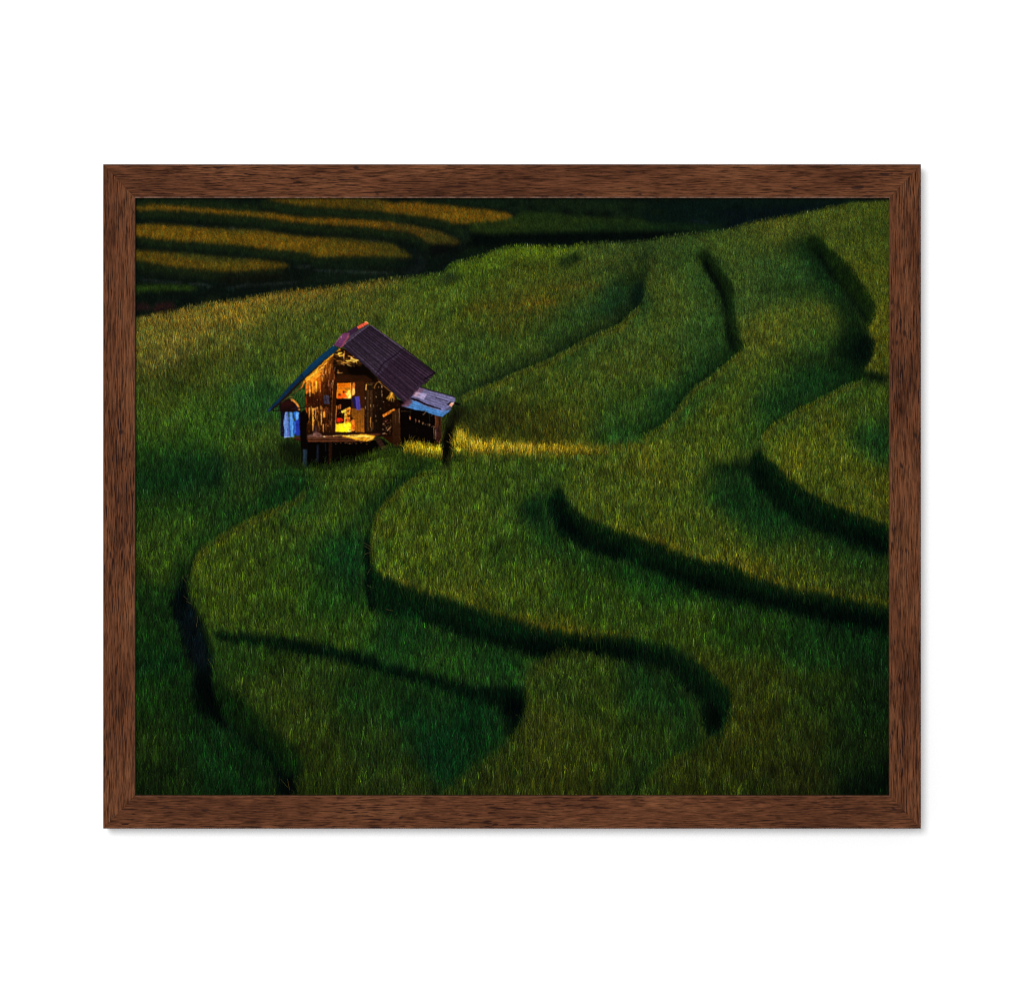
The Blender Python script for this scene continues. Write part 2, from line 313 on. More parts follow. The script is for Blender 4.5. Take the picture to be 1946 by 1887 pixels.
paint(tp('H', 280, 480, 440, 480, 440, 700, 550, 840, 760, 940, 1060, 1190, 1070, 1400, 800, 1350, 500, 1000, 300, 800), (9, 36, 12), 20, 20, .6)
paint(tp('H', 30, 60, 330, 120, 330, 340, 30, 360), (12, 44, 13), 18, 12, .4)
# bank under that field
paint(join(B0, tp('I', 1080, 720, 1070, 850, 1020, 930, 990, 960, 955, 920, 915, 830, 895, 745, 750, 720, 600, 680, 480, 615, 330, 562, 200, 515, 0, 470),
           tp('H', 1700, 450, 1500, 390, 1350, 372, 1200, 350, 1000, 300, 850, 280, 680, 262, 600, 250)), (6, 25, 9), 2, 2.5, .9, None, 1)
paint(join(tp('H', 1150, 290, 1400, 330, 1600, 375, 1820, 420), tp('I', 100, 470, 300, 530, 460, 560, 500, 600, 650, 640, 880, 660, 1060, 640, 1080, 740, 1060, 850, 1000, 950, 950, 900, 915, 800, 880, 730, 700, 690, 470, 600, 250, 530, 0, 460),
           tp('H', 1500, 385, 1300, 350)), (2, 10, 4), 6, 5, .8)
paint(tp('I', 920, 640, 1060, 640, 1080, 740, 1060, 850, 1000, 945, 960, 910, 925, 800), (1, 3, 3), 5, 6, .9)
paint(tp('I', 560, 700, 900, 760, 950, 920, 1000, 970, 900, 1070, 750, 1170, 650, 1240, 500, 1250, 560, 950), (9, 40, 15), 18, 18, .75)
paint(tp('I', 0, 520, 330, 600, 600, 700, 600, 820, 300, 740, 0, 620), (14, 44, 15), 14, 12, .55)
paint(tp('I', 1090, 490, 1085, 600, 1100, 720, 1085, 850, 1120, 850, 1150, 700, 1130, 560), (16, 46, 12), 4, 6, .5)
paint(tp('J', 1400, 120, 1912, 240, 1912, 420, 1600, 300, 1350, 180), (10, 38, 14), 16, 12, .6)

E9 = tp('I', 1400, 318, 1290, 370, 1220, 430, 1110, 490, 1090, 600, 1105, 720, 1080, 850, 1030, 930, 950, 1030, 900, 1085, 750, 1180, 650, 1250, 580, 1295, 500, 1370, 440, 1430)
E10 = tp('J', 600, 985, 560, 1030, 500, 1085, 410, 1085, 300, 1160, 230, 1205, 160, 1265, 100, 1330, 50, 1430)
paint(back(E9[3:], -9, -4), (9, 34, 13), 5, 5, .7)
paint(back(E9[1:], 7, 7), (60, 62, 13), 2.4, 3, .55)
paint(back(E10, -6, -9), (10, 32, 11), 5, 5, .6)
paint(back(E10, 5, 8), (56, 58, 11), 2.4, 3, .5)
paint(back(B0[3:], 3, 22), (3, 15, 6), 2.5, 3, .85)
paint(back(B0, 2, 12), (3, 14, 6), 2, 2.5, .8)
# --- sun glow and details near the hut -------------------------------------
paint(tp('Z', 1760, 880, 1880, 860, 1946, 950, 1946, 1120, 1830, 1080, 1800, 1000), (34, 34, 9), 9, 9, .8)
paint(tp('K', 100, 830, 250, 800, 520, 800, 900, 900, 900, 1090, 600, 1110, 300, 1090, 150, 1010), (44, 42, 9), 16, 12, .55)
paint(tp('Z', 1715, 1060, 1770, 960, 1800, 890, 1880, 870, 1900, 930, 1850, 990, 1815, 1040, 1790, 1120, 1720, 1150), (13, 13, 5), 5, 6, .9)
GLOW = tp('K', 88, 1030, 130, 1010, 165, 1060, 200, 1090, 340, 1108, 500, 1128, 800, 1140, 1000, 1150, 1150, 1160, 1150, 1185, 900, 1190, 600, 1195, 350, 1185, 160, 1170, 84, 1180)
paint(GLOW, (104, 92, 18), 16, 11, .7)
paint(GLOW, (150, 122, 20), 7, 5, .65)
paint(GLOW, (184, 150, 26), 4, 3.5, .75)
paint(tp('K', 700, 1120, 1180, 1145, 1180, 1200, 700, 1205), (96, 84, 14), 14, 6, .45)
paint(tp('K', 170, 1100, 500, 1140, 900, 1158, 900, 1178, 500, 1178, 170, 1160), (206, 172, 40), 5, 2.4, .6)
paint(tp('K', 1100, 1150, 1300, 1140, 1560, 1120, 1560, 1170, 1300, 1180, 1100, 1190), (92, 84, 14), 12, 4, .8)
paint(tp('Z', 1350, 1225, 1440, 1205, 1560, 1215, 1690, 1245, 1700, 1330, 1600, 1310, 1480, 1285, 1340, 1262), (200, 164, 20), 4, 3, .9)
paint(tp('Z', 1280, 1280, 1500, 1320, 1690, 1370, 1500, 1440, 1200, 1420, 1200, 1320), (26, 50, 12), 12, 6, .7)
paint(tp('Z', 1340, 1235, 1440, 1215, 1560, 1225, 1690, 1255, 1700, 1330, 1600, 1312, 1480, 1290, 1340, 1268), (226, 184, 26), 4, 3, .9)
paint(tp('Z', 1700, 1130, 1760, 1050, 1820, 1010, 1815, 1090, 1795, 1180, 1800, 1280, 1785, 1360, 1740, 1430, 1700, 1400, 1695, 1280), (6, 5, 2), 3, 4, 1)
paint(tp('Z', 540, 1330, 760, 1430, 900, 1400, 860, 1500, 500, 1508, 420, 1440), (24, 40, 10), 12, 8, .6)
paint(tp('Z', 130, 1220, 330, 1180, 420, 1300, 420, 1430, 200, 1430, 100, 1330), (20, 30, 9), 14, 10, .75)
paint(tp('Z', 0, 640, 120, 640, 170, 700, 130, 820, 0, 860), (18, 60, 26), 14, 12, .7)
paint(tp('Z', 1100, 60, 1150, 20, 1180, 60, 1150, 110, 1090, 150), (20, 44, 18), 5, 5, .8)
paint(tp('D', 660, 200, 760, 190, 770, 235, 680, 240), (42, 58, 26), 5, 4, .8)
paint(tp('D', 160, 90, 460, 70, 470, 100, 180, 115), (60, 62, 18), 8, 4, .8)
paint(tp('D', 30, 500, 300, 470, 640, 330, 900, 330, 620, 480, 620, 590, 300, 640, 30, 580), (52, 54, 12), 16, 10, .45)
paint(tp('D', 30, 420, 200, 380, 460, 280, 620, 260, 430, 400, 200, 470, 30, 500), (110, 92, 44), 14, 8, .45)
paint(tp('A', 25, 905, 400, 828, 740, 778, 1100, 715, 1560, 660, 1946, 615, 1946, 660, 1500, 720, 1000, 790, 500, 860, 25, 960), (138, 108, 30), 6, 4, .6)

# --- the lime field and patches below the far valley -----------------------
paint(tp('B', 480, 490, 640, 455, 770, 400, 970, 366, 1200, 376, 1370, 376, 1350, 420, 1200, 450, 1000, 472, 800, 512, 650, 542, 520, 560, 430, 560), (96, 116, 20), 7, 5, .85)
paint(tp('B', 420, 555, 530, 590, 540, 612, 450, 645, 370, 672, 355, 640, 400, 600), (36, 48, 22), 5, 4, .85)
paint(tp('B', 1335, 430, 1400, 412, 1410, 470, 1350, 512, 1270, 520, 1235, 480), (20, 46, 26), 6, 5, .85)
paint(tp('B', 1350, 440, 1395, 425, 1400, 480, 1360, 490), (12, 28, 18), 3, 3, .7)
paint(tp('B', 850, 480, 1100, 480, 1250, 500, 1200, 540, 900, 560), (74, 72, 20), 14, 8, .5)
paint(tp('B', 280, 960, 400, 850, 470, 800, 440, 880, 340, 970), (30, 56, 26), 8, 8, .6)
paint(tp('B', 850, 860, 1000, 830, 900, 900, 700, 950, 680, 910), (38, 52, 18), 12, 7, .6)
paint(tp('B', 920, 790, 1250, 760, 1300, 790, 1000, 810), (106, 82, 14), 10, 3, .7)
paint(tp('B', 1130, 670, 1600, 640, 1640, 665, 1200, 690), (98, 76, 16), 10, 3, .6)
paint(tp('B', 480, 840, 900, 770, 900, 790, 520, 870), (92, 76, 16), 12, 4, .6)

# --- the far valley: dark ground with ripening bands ------------------------
SIL = join(tp('A', -60, 915, 25, 903, 150, 872, 250, 850, 400, 825, 500, 805, 620, 795, 740, 775, 860, 755, 980, 735, 1100, 710, 1200, 695, 1300, 690, 1420, 680, 1560, 655, 1700, 640, 1820, 625, 1910, 612),
           tp('B', 130, 603, 250, 588, 370, 580, 402, 572, 430, 522, 480, 490, 560, 475, 640, 455, 720, 430, 770, 400, 850, 380, 970, 366, 1100, 370, 1200, 375, 1365, 377, 1390, 352, 1550, 345, 1750, 340),
           tp('C', 0, 345, 130, 312, 300, 288, 550, 265, 640, 252, 720, 225, 850, 190, 1000, 165, 1150, 140, 1300, 108, 1450, 70, 1600, 44, 1750, 38, 1900, 30))
FAR = full_mask(join(SIL, tp('T', 1760, 300, 200, 300)), 1.0, 1)
IMG[:] = IMG * (1 - FAR[..., None]) + np.array([12, 21, 13], np.float32) * FAR[..., None]
def far(p, c, sx=2.0, sy=2.2, op=1.0):
    paint(p, c, sx, sy, op, FAR)
far(tp('A', 500, 25, 950, 25, 1050, 60, 1200, 90, 1500, 110, 1800, 150, 1946, 160, 1946, 185, 1500, 155, 1100, 115, 700, 80, 400, 60), (14, 24, 14), 3, 3)
far(tp('A', 950, 15, 1946, 15, 1946, 130, 1750, 116, 1600, 102, 1400, 92, 1200, 76, 1050, 46), (92, 66, 12))
far(tp('A', 1500, 25, 1800, 20, 1900, 60, 1700, 70), (60, 56, 16), 8, 5, .6)
far(tp('B', -40, 65, 100, 45, 250, 50, 400, 65, 600, 90, 750, 105, 880, 130, 930, 165, 850, 190, 700, 197, 550, 217, 450, 200, 400, 182, 250, 162, 100, 142, -40, 130), (122, 82, 12))
far(tp('B', 100, 25, 600, 25, 1946, 25, 1946, 165, 1400, 140, 1150, 110, 930, 105, 700, 85, 500, 60, 250, 45), (19, 42, 24), 4, 3)
far(tp('B', 560, 217, 700, 200, 850, 185, 930, 165, 950, 112, 1200, 122, 1400, 150, 1700, 162, 1946, 178, 1946, 262, 1400, 272, 1000, 282, 700, 288, 600, 262), (34, 66, 24), 4, 3)
far(tp('B', 560, 217, 800, 200, 1000, 190, 1000, 240, 750, 255, 620, 265), (46, 58, 16), 8, 4, .8)
far(tp('B', 1300, 200, 1946, 190, 1946, 262, 1400, 272), (22, 54, 25), 12, 4, .8)
far(tp('B', 560, 290, 700, 285, 1000, 280, 1400, 270, 1946, 262, 1946, 330, 1500, 340, 1380, 350, 1200, 350, 900, 330, 800, 370, 640, 400, 560, 380), (5, 12, 7), 4, 4)
far(tp('B', 560, 380, 720, 385, 760, 400, 600, 460, 520, 460), (16, 38, 20), 5, 4)
far(tp('B', 470, 220, 560, 250, 600, 300, 580, 360, 540, 340, 500, 280), (26, 40, 22), 4, 4, .8)
for q in ((1040, 80), (1300, 110), (1480, 125), (1600, 130), (1750, 100), (900, 60)):
    far(tp('B', q[0] - 60, q[1] + 15, q[0] - 20, q[1] - 18, q[0] + 50, q[1] - 8, q[0] + 70, q[1] + 22), (5, 10, 8), 4, 3, .8)
far(tp('C', 0, 25, 1846, 20, 1600, 44, 1150, 140, 850, 190, 640, 252, 300, 240, 0, 200), (10, 24, 17), 6, 4)
far(tp('C', 480, 110, 1000, 90, 1500, 40, 1300, 100, 1000, 165, 850, 190, 640, 250, 560, 240, 700, 190), (9, 18, 19), 7, 4, .9)
far(tp('C', 350, 180, 470, 190, 560, 205, 360, 202), (22, 42, 60), 3, 1.5, .9)
far(tp('C', 0, 205, 300, 205, 560, 220, 640, 245, 500, 262, 250, 260, 0, 268), (20, 54, 25), 5, 3, .9)
far(tp('C', 0, 275, 150, 272, 300, 268, 150, 305, 0, 340), (5, 9, 6), 4, 3, .9)
far(tp('C', 30, 110, 120, 90, 180, 130, 60, 150), (18, 28, 12), 6, 4, .8)
# bands: the upright face of each paddy is dark green under its lit top
for pts in ((20, 104, 250, 106, 450, 116, 650, 136, 850, 152, 1000, 166, 1200, 196, 1500, 216, 1750, 232, 1960, 254),
            (20, 290, 150, 316, 300, 331, 500, 346, 700, 356, 850, 371, 1000, 396, 1150, 406, 1320, 426, 1350, 456, 1500, 456, 1700, 448, 1960, 446),
            (20, 476, 100, 491, 250, 521, 450, 541, 600, 556, 750, 566, 950, 551, 1130, 536),
            (950, 30, 1050, 46, 1200, 76, 1400, 92, 1600, 102, 1750, 116, 1960, 135), (20, 20, 300, 25, 600, 40, 950, 80)):
    far(back(tp('A', *pts), 0, 15), (27, 50, 24), 2.5, 4, .95)
for pts in ((-40, 130, 100, 142, 250, 162, 400, 182, 450, 200, 540, 230), (-40, 245, 150, 274, 230, 312, 290, 352)):
    far(back(tp('B', *pts), 0, 14), (27, 50, 24), 2.5, 4, .9)
far(tp('A', -120, 92, 40, 78, 150, 60, 350, 77, 600, 96, 850, 116, 1050, 126, 1250, 160, 1500, 166, 1750, 182, 1960, 200, 1960, 254, 1750, 232, 1500, 216, 1200, 196, 1000, 166, 850, 152, 650, 136, 450, 116, 250, 106, 20, 106, -120, 108), (122, 82, 12))
far(tp('B', -40, 195, 120, 212, 260, 236, 380, 272, 470, 312, 525, 347, 500, 360, 400, 362, 290, 352, 230, 312, 150, 274, -40, 245), (88, 66, 15))
far(tp('B', 240, 250, 400, 285, 520, 345, 400, 360, 290, 345), (58, 60, 18), 7, 4, .8)
far(tp('A', -140, 225, 20, 214, 200, 205, 400, 226, 600, 240, 800, 250, 1000, 262, 1150, 290, 1300, 306, 1600, 318, 1750, 342, 1960, 362, 1960, 446, 1700, 448, 1500, 456, 1350, 456, 1320, 426, 1150, 406, 1000, 396, 850, 371, 700, 356, 500, 346, 300, 331, 150, 316, 20, 296, -140, 270), (118, 85, 13))
far(tp('B', -60, 355, 80, 387, 150, 432, 172, 462, -60, 456), (78, 68, 15))
far(tp('A', 1300, 320, 1750, 345, 1946, 365, 1946, 440, 1600, 440), (86, 70, 14), 10, 5, .7)
far(tp('A', 500, 240, 1000, 255, 1050, 275, 700, 275), (52, 60, 22), 8, 3, .6)
far(tp('A', 1400, 306, 1946, 350, 1946, 372, 1500, 335), (44, 56, 20), 8, 3, .7)
far(tp('A', -140, 400, 20, 400, 200, 410, 450, 436, 700, 456, 900, 471, 1100, 492, 1180, 517, 1130, 536, 950, 551, 750, 566, 600, 556, 450, 541, 250, 521, 100, 491, 20, 480, -140, 470), (98, 77, 14))
far(tp('A', 250, 415, 450, 436, 700, 456, 900, 471, 900, 490, 600, 480, 300, 450), (44, 58, 22), 7, 3, .75)
far(tp('A', -100, 668, 20, 665, 250, 652, 450, 667, 500, 685, 420, 706, 250, 700, 20, 718, -100, 725), (38, 60, 13), 3, 2.5)
far(tp('A', 1330, 460, 1946, 455, 1946, 540, 1600, 545, 1340, 530), (16, 28, 14), 5, 5, .8)
far(tp('A', 640, 580, 1150, 560, 1150, 620, 700, 660, 640, 640), (16, 17, 9), 6, 5, .8)
far(tp('A', 1340, 545, 1946, 560, 1946, 600, 1500, 650, 1280, 680), (19, 32, 18), 8, 6, .8)
far(tp('A', 680, 745, 900, 720, 1250, 640, 1300, 690, 1000, 730, 740, 772), (14, 22, 16), 7, 5, .8)
far(tp('A', 480, 790, 580, 750, 650, 770, 620, 792), (34, 42, 16), 5, 3, .8)
for pts in ((60, 608, 120, 622, 250, 634, 370, 641), (420, 650, 520, 650, 600, 672), (690, 680, 850, 656, 1000, 650, 1150, 640, 1240, 630), (1340, 545, 1450, 552, 1700, 558, 1946, 568),
            (700, 234, 780, 236), (1760, 325, 1810, 332), (480, 220, 540, 222), (1200, 520, 1330, 512)):
    e = tp('A', *pts)
    far(back(e, 0, 3.2), (48, 56, 52), 1.6, 1.3, .75)
far(tp('A', 20, 800, 60, 792, 110, 802, 145, 835, 130, 850, 20, 850), (38, 22, 22), 2, 1.6, .9)
far(tp('A', 150, 830, 180, 795, 240, 784, 300, 790, 325, 812, 300, 838, 200, 850, 150, 852), (46, 24, 22), 2, 1.6, .9)
far(tp('A', 150, 850, 330, 825, 330, 850, 150, 872), (6, 6, 5), 2, 2, .8)
far(tp('B', 150, 390, 260, 470, 240, 560, 120, 590, 60, 580, 220, 530, 200, 450), (32, 38, 38), 5, 5, .6)
far(tp('B', 270, 370, 520, 362, 530, 390, 420, 420, 300, 460), (8, 8, 6), 5, 5, .8)
np.clip(IMG, 0, 255, IMG)

YY_ = np.arange(PH, dtype=np.float32)[:, None]
# ---- 2. grass strokes -----------------------------------------------------
YY = np.arange(PH, dtype=np.float32)[:, None]
XX = np.arange(PW, dtype=np.float32)[None, :]
farx = FAR
mott = noise(34, 18, 4, 3) * .45 + noise(11, 8, 2, 4) * .7      # light and dark clumps
tuft = noise(4, 9, 1, 14) * (.6 + .4 * YY_ / PH)
hue = noise(60, 30, 4, 5)                                      # olive <-> green
amp = .20
base = IMG * np.exp(amp * mott * (.6 + .55 * YY / PH))[..., None]
hm = (np.clip(hue, -1.5, 1.2) * .06 - .01)[..., None]
base = base * (1 + hm * np.array([1.0, .25, -.4], np.float32))
OUT = base * .55

def strokes(x, y, length, width, lean, bend, col, bright, dst):
    """one pass of grass blades, the lower ones in front"""
    o = np.argsort(y, kind='stable')
    x, y, length, width, lean, bend, col, bright = (v[o] for v in (x, y, length, width, lean, bend, col, bright))
    n = len(x)
    step = 1400
    for i in range(0, n, step):
        s = slice(i, min(i + step, n))
        L = length[s]
        k = int(np.ceil(L.max())) + 1
        t = np.arange(k, dtype=np.float32)[None, :]
        f = t / L[:, None]
        ok = f <= 1
        px = x[s][:, None] + lean[s][:, None] * t + bend[s][:, None] * f * f * L[:, None]
        py = y[s][:, None] - t + np.abs(bend[s])[:, None] * .35 * f ** 3 * L[:, None]
        g = bright[s][:, None] * (.50 + .80 * f)
        a = .85 * np.clip(width[s][:, None] * (1.25 - f), 0, 1)
        ix = np.floor(px).astype(int); fx = px - ix
        iy = np.round(py).astype(int)
        for d, wt in ((0, 1 - fx), (1, fx)):
            jx = ix + d
            q = ok & (jx >= 0) & (jx < PW) & (iy >= 0) & (iy < PH)
            al = (a * np.clip(wt * 1.25, 0, 1))[q][:, None]
            c = (col[s][:, None, :] * g[..., None])[q]
            yy_, xx_ = iy[q], jx[q]
            old = dst[yy_, xx_]
            dst[yy_, xx_] = old + (c - old) * al

region_keep = np.zeros((PH, PW), np.float32)
clump_y = noise(8, 8, 2, 41) * (1.2 + 5.0 * YY / PH)
clump_x = noise(8, 8, 2, 42) * (1.0 + 3.5 * YY / PH)

def blade_set(n, region=None, seed=1, gain=1.0):
    g = np.random.default_rng(seed)
    # denser where the picture is far away
    u = g.random(n)
    y = ((u ** 1.35) * (PH + 30)).astype(np.float32)
    x = (g.random(n) * (PW + 8) - 4).astype(np.float32)
    xi = np.clip(x, 0, PW - 1).astype(int); yi = np.clip(y, 0, PH - 1).astype(int)
    if region is not None:
        k = region[yi, xi] > .5
        x, y, xi, yi = x[k], y[k], xi[k], yi[k]
        n = len(x)
    p = np.clip(y / PH, 0, 1)
    L = (4.5 + 19 * p ** 1.25)
    L = np.where(farx[yi, xi] > .5, 4.5, L)
    L = L * g.uniform(.6, 1.35, n)
    W = .55 + .55 * p
    ln = noise(50, 40, 2, 9)
    lean = g.normal(0, .085, n) + .07 * ln[yi, xi]
    bend = g.normal(0, .15, n)
    # a stroke takes the colour of the ground behind its tip, so edges stay where they were traced but turn ragged
    ys = np.clip(y - .82 * L + g.normal(0, .10, n) * L + clump_y[yi, xi], 0, PH - 1).astype(int)
    xs = np.clip(x + g.normal(0, .04, n) * L + clump_x[yi, xi], 0, PW - 1).astype(int)
    ys = np.where(region_keep[yi, xi] > .5, yi, ys)
    c = base[ys, xs].copy()
    h = g.normal(0, 1, n)[:, None]
    c *= 1 + h * np.array([.15, .05, -.10])
    teal = (g.random(n) < .08)[:, None]
    lum = c.mean(1, keepdims=True)
    c = np.where(teal, lum * np.array([.72, 1.28, .5]), c)
    dk = np.clip(1 - c.mean(1) / 22, 0, 1)          # shaded banks: a few paler stalks
    b = np.exp(g.normal(0, 1, n) * (.17 + .20 * np.clip(p * 2 - .2, 0, 1) + .2 * dk) + (.18 + .16 * p) * tuft[yi, xi] - .06) * gain
    b = np.where((g.random(n) < .04), b * 1.35, b) * (1 - .14 * farx[yi, xi])
    return x, y, L.astype(np.float32), W.astype(np.float32), lean.astype(np.float32), bend.astype(np.float32), c.astype(np.float32), b.astype(np.float32)

strokes(*blade_set(620000, None, 21, 1.12), OUT)
def along(e, n, g):
    d = np.hypot(*np.diff(e, axis=0).T); c = np.concatenate([[0], np.cumsum(d)])
    t = g.random(int(n * c[-1])) * c[-1]
    return np.interp(t, c, e[:, 0]), np.interp(t, c, e[:, 1])
def fringe(e, n, lo, hi, gain, seed, dim=None):
    # upright stalks along the lip of a terrace
    g = np.random.default_rng(seed)
    x, y = along(chaikin(e, 2, False), n, g)
    k = len(x)
    L = (4.5 + 19 * np.clip(y / PH, 0, 1) ** 1.25) * g.uniform(.6, 1.15, k)
    y = y + g.uniform(lo, hi, k) * L
    xi = np.clip(x, 0, PW - 1).astype(int); yi = np.clip(y, 0, PH - 1).astype(int)
    c = base[yi, xi] if dim is None else np.tile(np.array(dim, np.float32), (k, 1))
    f = lambda v: np.asarray(v, np.float32)
    strokes(f(x), f(y), f(L), f(np.full(k, .8)), f(g.normal(0, .09, k)), f(g.normal(0, .14, k)), f(c * (1 + g.normal(0, .1, (k, 1)) * np.array([1., .3, -.5]))),
            f(gain * np.exp(g.normal(0, .28, k))), OUT)
for i, e in enumerate((T1[3:], T2[9:], T4[1:9], T7[:10], T6[:8], E9, E10)):
    fringe(e, 1.1, .15, .75, 1.18, 50 + i)
for i, e in enumerate((T5, T6[8:], T4[9:])):
    fringe(e, .8, .5, 1.6, .9, 70 + i, (14, 40, 13))
    fringe(e, .25, .6, 2.2, .9, 80 + i, (34, 56, 18))
fringe(T2[1:9], .7, .2, 1.0, .8, 90, (26, 52, 17)); fringe(T3[1:9], .7, .2, 1.0, .8, 91, (24, 50, 15))
fringe(SIL[4:-3], .5, .0, .6, 1.2, 92)
def heads(n, seed):
    # paler ripening stalks standing above the rest
    g = np.random.default_rng(seed)
    y = (g.random(n) ** .85 * .82 + .18) * PH; x = g.random(n) * PW
    xi = x.astype(int); yi = np.clip(y, 0, PH - 1).astype(int)
    p = y / PH
    L = (4.5 + 19 * p ** 1.25) * g.uniform(.7, 1.25, n)
    ys = np.clip(y - .5 * L, 0, PH - 1).astype(int)
    c = base[ys, xi]
    lum = c @ np.array([.3, .6, .1], np.float32)
    c = c * .6 + lum[:, None] * np.array([.46, .44, .20]) * (1 + g.normal(0, .12, (n, 1)) * np.array([1, .2, -.6]))
    f = lambda v: np.asarray(v, np.float32)
    strokes(f(x), f(y), f(L), f(.45 + .4 * p), f(g.normal(0, .12, n)), f(g.normal(0, .3, n)), f(c), f(1.18 * np.exp(g.normal(0, .22, n))), OUT)
heads(12000, 61)
soft = blur(FAR, 2.0)[..., None]
OUT += (np.stack([blur(OUT[..., k], 1.0) for k in range(3)], -1) - OUT) * soft * .4
lum = OUT @ np.array([.3, .59, .11], np.float32)
OUT += (lum[..., None] - OUT) * .02
OUT[..., 2] += 1.5
OUT *= (1 + .16 * FAR)[..., None]

# ---- 3. the hut, drawn three times larger and then reduced ------------------
HS = 3
HX, HY, HW, HH = 490 - PX0, 590 - PY0, 400, 315
HC = np.zeros((HH * HS, HW * HS, 3), np.float32)
HA = np.zeros((HH * HS, HW * HS), np.float32)
hr = np.random.default_rng(5)
ZF = HS / 4.865

def hz(*flat):
    return np.array(flat, float).reshape(-1, 2) * ZF

def hp(col, *flat, s=0., op=1., smooth=0, pts=None, col2=None, axis=1):
    """a filled shape; col2 grades it from the first to the last row (or column)"""
    p = hz(*flat) if pts is None else pts
    if smooth:
        p = chaikin(p, smooth)
    m = int(3 * s) + 2
    x0, y0 = max(int(p[:, 0].min()) - m, 0), max(int(p[:, 1].min()) - m, 0)
    x1, y1 = min(int(p[:, 0].max()) + m + 1, HW * HS), min(int(p[:, 1].max()) + m + 1, HH * HS)
    if x1 <= x0 or y1 <= y0:
        return
    c = fill(p, x0, y0, x1 - x0, y1 - y0)
    if s:
        c = blur(c, s)
    c = c * op
    w = (slice(y0, y1), slice(x0, x1))
    cc = np.array(col, np.float32)
    if col2 is not None:
        n = (y1 - y0) if axis == 1 else (x1 - x0)
        g = np.linspace(0, 1, n, dtype=np.float32)
        g = g[:, None, None] if axis == 1 else g[None, :, None]
        cc = cc * (1 - g) + np.array(col2, np.float32) * g
    HC[w] += (cc - HC[w]) * c[..., None]
    HA[w] = np.maximum(HA[w], c) if op < 1 else HA[w] + (1 - HA[w]) * c

def hl(col, x0, y0, x1, y1, w=6, w2=None, op=1., s=.6):
    """a straight stroke of width w (tapering to w2)"""
    w2 = w if w2 is None else w2
    d = np.array([x1 - x0, y1 - y0], float)
    n = np.array([-d[1], d[0]]) / (np.hypot(*d) + 1e-6) * .5
    a, b = np.array([x0, y0]), np.array([x1, y1])
    hp(col, pts=np.stack([a + n * w, b + n * w2, b - n * w2, a - n * w]) * ZF, s=s, op=op)

def he(col, x, y, rx, ry, s=.8, op=1.):
    t = np.linspace(0, 2 * np.pi, 20)[:-1]
    hp(col, pts=np.stack([x + rx * np.cos(t), y + ry * np.sin(t)], 1) * ZF, s=s, op=op)

def curve(col, *flat, w=6, op=1.):
    p = chaikin(np.array(flat, float).reshape(-1, 2), 2, False)
    for (a, b), (c, d) in zip(p[:-1], p[1:]):
        hl(col, a, b, c, d, w, op=op)

def jit(c, k=.25):
    return tuple(np.clip(np.array(c) * np.exp(hr.normal(0, k)), 0, 255))

# space under the floor
hp((5, 4, 3), 385, 1195, 700, 1195, 1150, 1180, 1230, 1250, 1240, 1300, 1050, 1370, 860, 1430, 560, 1460, 420, 1450, 390, 1390, 385, 1290, s=7)
hp((11, 17, 7), 200, 1230, 340, 1200, 420, 1260, 420, 1450, 340, 1430, 240, 1330, s=14, op=.7)
hp((32, 47, 62), 414, 1255, 450, 1255, 449, 1450, 410, 1450, s=2, col2=(24, 36, 42))
hl((52, 68, 84), 424, 1262, 420, 1430, 7, op=.6)
hp((16, 20, 27), 540, 1240, 560, 1240, 556, 1400, 536, 1400, s=2)
hl((36, 44, 60), 548, 1260, 546, 1360, 4, op=.6)
hp((30, 14, 7), 652, 1210, 684, 1210, 676, 1420, 648, 1420, s=2)
hl((66, 30, 12), 660, 1240, 656, 1400, 3, op=.6)
hl((30, 30, 36), 618, 1225, 624, 1300, 7, op=.8)
for i in range(26):
    x, y = hr.uniform(720, 1050), hr.uniform(1225, 1320)
    hl(jit((24, 10, 4), .5), x, y, x + hr.uniform(-16, 22), y + hr.uniform(4, 26), 5, 2, .6)

# lean-to: black inside, back rail of hanging things
hp((7, 4, 3), 1225, 800, 1420, 860, 1560, 900, 1690, 950, 1690, 1230, 1500, 1290, 1230, 1270)
hl((96, 62, 34), 1320, 930, 1422, 932, 5, 2)
hl((112, 84, 58), 1522, 962, 1558, 930, 10, 6)
hl((84, 60, 40), 1600, 972, 1622, 948, 8, 5)
hl((34, 28, 18), 1408, 900, 1410, 990, 4)
hl((30, 36, 20), 1582, 930, 1586, 1040, 8, 4)
hl((26, 22, 12), 1466, 1080, 1466, 1130, 5, 3, .8)
for x, y, r, c in ((1404, 992, 11, (186, 106, 40)), (1398, 980, 6, (110, 60, 24)), (1458, 1012, 9, (120, 66, 36)), (1488, 1022, 8, (128, 88, 60)), (1455, 1030, 6, (80, 44, 24)), (1520, 1035, 7, (70, 36, 20))):
    he(c, x, y, r * .7, r * 1.5)
for i in range(34):
    t = hr.random()
    x, y = 1520 + 120 * t, 1040 + 36 * t + hr.normal(0, 5)
    he(jit((140, 96, 60), .5), x, y, hr.uniform(2, 6), hr.uniform(1.5, 4), op=.8)
hp((74, 38, 18), 1632, 962, 1688, 985, 1690, 1215, 1650, 1225, 1634, 1180, col2=(40, 18, 16))
for x0, x1, y0, y1, c, w in ((1640, 1644, 970, 1080, (138, 74, 34), 7), (1660, 1664, 990, 1080, (96, 56, 34), 6), (1676, 1668, 985, 1160, (24, 12, 8), 9), (1624, 1626, 1085, 1185, (150, 106, 62), 6),
                             (1642, 1640, 1100, 1190, (160, 112, 66), 6), (1655, 1652, 1080, 1160, (40, 26, 50), 10), (1668, 1660, 1120, 1220, (60, 34, 24), 6)):
    hl(c, x0, y0, x1, y1, w, w * .6)

